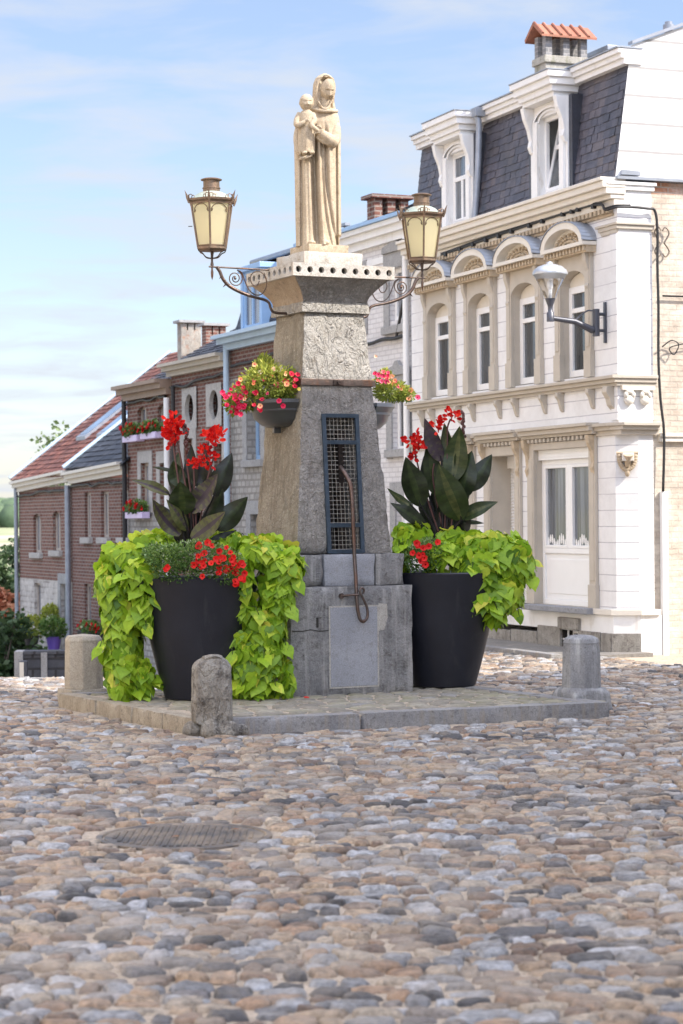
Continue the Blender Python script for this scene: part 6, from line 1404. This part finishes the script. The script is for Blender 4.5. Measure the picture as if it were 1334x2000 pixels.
# ---------------------------------------------------------------- trees and far wood
leafd=tinted('dark_leaf',[(0,(.02,.045,.015)),(.5,(.04,.085,.025)),(1,(.09,.14,.05))],.6,.2,5,0,trans=.2)
leafl=tinted('light_leaf',[(0,(.06,.10,.03)),(.5,(.12,.18,.06)),(1,(.22,.28,.12))],.6,.2,5,0,trans=.3)
leafo=tinted('orange_leaf',[(0,(.22,.06,.03)),(.5,(.46,.16,.08)),(1,(.60,.30,.16))],.6,.2,5,0,trans=.3)
bark=stone('bark',(.10,.08,.06),(.17,.14,.11),(.06,.05,.04),4,20,.8,.02)
def tree(x,y,z,h,cr_,label,mt,seed,n=2600,ls=(.10,.2),name='tree',clumps=16,gap=.62):
    r_=random.Random(seed); T=E(name,label,'tree' if 'tree' in name else 'shrub',(x,y,z)); m=MB(); top=Vector((0,0,h*.8)); m.tube([(0,0,-.3),(.03,0,h*.3),(0,.05,h*.55),top],[.16*h/5,.12*h/5,.08*h/5,.02],9)
    cl=[]
    for k in range(clumps):
        a=r_.uniform(0,6.28); rr2=cr_*r_.uniform(.2,.95); zz=h*r_.uniform(.42,.95); c=Vector((math.cos(a)*rr2*(1.15-zz/h*.55),math.sin(a)*rr2*(1.15-zz/h*.55),zz)); cl.append((c,cr_*r_.uniform(.22,.42))); m.tube([(0,0,zz*.6),c*.6+Vector((0,0,zz*.22)),c],[.05*h/5,.03*h/5,.01],6)
    m.build('trunk',bark,T,180); m=MB()
    for k in range(n):
        c,rr2=r_.choice(cl); v=Vector((r_.gauss(0,1),r_.gauss(0,1),r_.gauss(0,.8))).normalized()*rr2*r_.uniform(gap,1.1); s=r_.uniform(*ls); d=Vector((r_.uniform(-1,1),r_.uniform(-1,1),r_.uniform(-.7,.5))).normalized(); w=d.orthogonal().normalized(); w=Matrix.Rotation(r_.uniform(0,6.28),3,d)@w
        m.add([c+v,c+v+d*s*.5+w*s*.35,c+v+d*s,c+v+d*s*.5-w*s*.35],[(0,1,2,3)],min(1,max(.01,.5+.3*v.normalized().z+r_.gauss(0,.2))))
    m.build('crown',mt,T,fix=False); return T
def zat(py,Y): return at(20,py,Y).z
tree(at(14,1100,60).x,60,-5.2,zat(1055,60)+5.2,1.5,'dark green tree left of the far brick house, tallest of the garden trees',leafd,11,n=4500)
tree(at(-12,1100,63).x,63,-5.5,zat(1110,63)+5.5,1.9,'broad dark green tree cut by the left edge of the picture',leafd,12,n=5000)
tree(at(24,1100,57).x,57,-5,zat(1085,57)+5,1.3,'dark leafy tree between the brick house and the left edge, behind the orange tree',leafd,17,n=4500)
tree(at(20,1250,50).x,50,-4.6,zat(1215,50)+4.6,1.0,'low dark leafy bush beside the drainpipe of the far brick house',leafd,13,name='shrub')
tree(at(-5,1250,46).x,46,-4.2,zat(1200,46)+4.2,1.2,'dark bushy shrub behind the dark stone wall at the left edge',leafd,14,name='shrub')
tree(at(10,1180,56).x,56,-4.9,zat(1140,56)+4.9,1.1,'orange leaved tree among the dark trees at the left edge',leafo,15,name='orange_tree',n=4200)
tree(at(112,860,62).x,62,-3.5,zat(832,62)+3.5,1.7,'sparse pale green tree top showing above the red tiled roof',leafl,16,n=1500,ls=(.12,.24),clumps=12,gap=.3)
# far wood on the ridge
m=MB(); r_=random.Random(77)
for k in range(900):
    x=r_.uniform(-200,-20); y=r_.uniform(480,640); z=terrain(x,y); s=r_.uniform(2.2,4.5); q=MB(); q.ell((0,0,0),(s,s,s*.8),7,5); m.add([Vector(v)*(1+.35*noise.noise(Vector(v)*.5+Vector((k,0,0))))+Vector((x,y,z+s*.4)) for v in q.v],q.f,r_.uniform(.1,1))
woodm=tinted('far_wood_leaf',[(0,(.05,.09,.05)),(1,(.11,.16,.08))],.9,.4,.4,0)
tag(m.build('far_wood',woodm,smooth=180),kind='stuff')
# ---------------------------------------------------------------- the rest of the square, outside the picture: it shades the cobbles and throws light back
def plainhouse(name,label,P,ang,Lx,D,h,mat,rh=2.2,seed=1,rmat=None):
    T=E(name,label,'house',(P[0],P[1],0),ang,'houses round the square outside the view'); m=MB(); n=max(1,int(Lx/2.4)); ops=[]
    for i in range(n):
        for k in range(int(h/3)):
            c=Lx*(i+.5)/n; ops.append((c-.45,c+.45,k*3+.9,k*3+2.4,.15))
    wall_holes(m,0,Lx,0,h,0,ops,.15)
    for q in ([(0,0,0),(0,D,0),(0,D,h),(0,0,h)],[(Lx,0,0),(Lx,D,0),(Lx,D,h),(Lx,0,h)],[(0,D,0),(Lx,D,0),(Lx,D,h),(0,D,h)],[(0,0,h),(0,D,h),(0,D/2,h+rh)],[(Lx,0,h),(Lx,D,h),(Lx,D/2,h+rh)]): m.add(q,[tuple(range(len(q)))])
    m.build('wall',mat,T)
    for o in ops: window(T,o[0],o[1],o[2],o[3],.14,None,dgl,1,pvc)
    m=MB(); m.add([(0,0,h),(Lx,0,h),(Lx,D/2,h+rh),(0,D/2,h+rh)],[(0,1,2,3)],.5); m.add([(0,D,h),(Lx,D,h),(Lx,D/2,h+rh),(0,D/2,h+rh)],[(0,1,2,3)],.5); m.build('roof',rmat or slate2,T)
    return T
cpl=plain('warm_render',(.70,.60,.47),.8,0,.08,2); cpw=plain('pale_render',(.62,.60,.58),.8,0,.08,2)
# eave line of the shading row, facing the square
ev=Vector((.879,.477)); E0=Vector((9.51,16.22)); aa=math.atan2(.477,.879)
# this house's facade looks towards (-.477,.879): build from its right end backwards
P=E0+ev*17; plainhouse('town_house','tall pale house across the side street, out of the picture to the right',P,aa+math.pi,23.2,6,12.0,cpw,2.0,2)
plainhouse('town_house','pale house on the right side of the square beside the camera, out of the picture',(6.6,12.0),R(-90),12,5,10.2,cpw,2.0,3)
plainhouse('town_house','sunlit cream house on the left side of the square, out of the picture',(-8.2,-2),R(90),34,6,9.5,cpl,2.5,4,redt)

# ---------------------------------------------------------------- small fallen things
lf=plain('dry_leaf',(.30,.13,.05),.7,0,.3,20)
def fallen(px,py,z,s,label,mat,name,cat,group,sd2):
    a=G(px,py,z); r_=random.Random(sd2); m=MB(); heart(m,Vector((0,0,0)),Vector((r_.uniform(-.3,.3),r_.uniform(-.3,.3),1)),Vector((r_.uniform(-1,1),r_.uniform(-1,1),.15)),s,.5,r_,.5); m.v=[(x,y,abs(z_)*1.2+.004) for x,y,z_ in m.v]
    o=m.build(name,mat,None,fix=False); o.location=(a[0],a[1],z); tag(o,label,cat,group)
for i,(px,py,z,lb) in enumerate(((296,1608,.03,'dry brown leaf on the cobbles at the far rim of the manhole cover'),(340,1634,.02,'dry brown leaf lying in the middle of the manhole cover'),(462,1620,.02,'dry brown leaf on the right half of the manhole cover'),(848,1550,.03,'lone dark leaf on the cobbles right of centre, below the right planter'),(525,1450,.03,'tan leaf on the cobbles just in front of the platform kerb'),(1265,1496,.03,'orange brown leaf on the cobbles near the right edge of the picture'))): fallen(px,py,z,rnd.uniform(.035,.055),lb,lf,'fallen_leaf','leaf','dry leaves on the cobbles',i)
fallen(601,1364,.125,.05,'single fallen red petal on the platform at the foot of the monument',redp,'fallen_petal','petal',None,3)
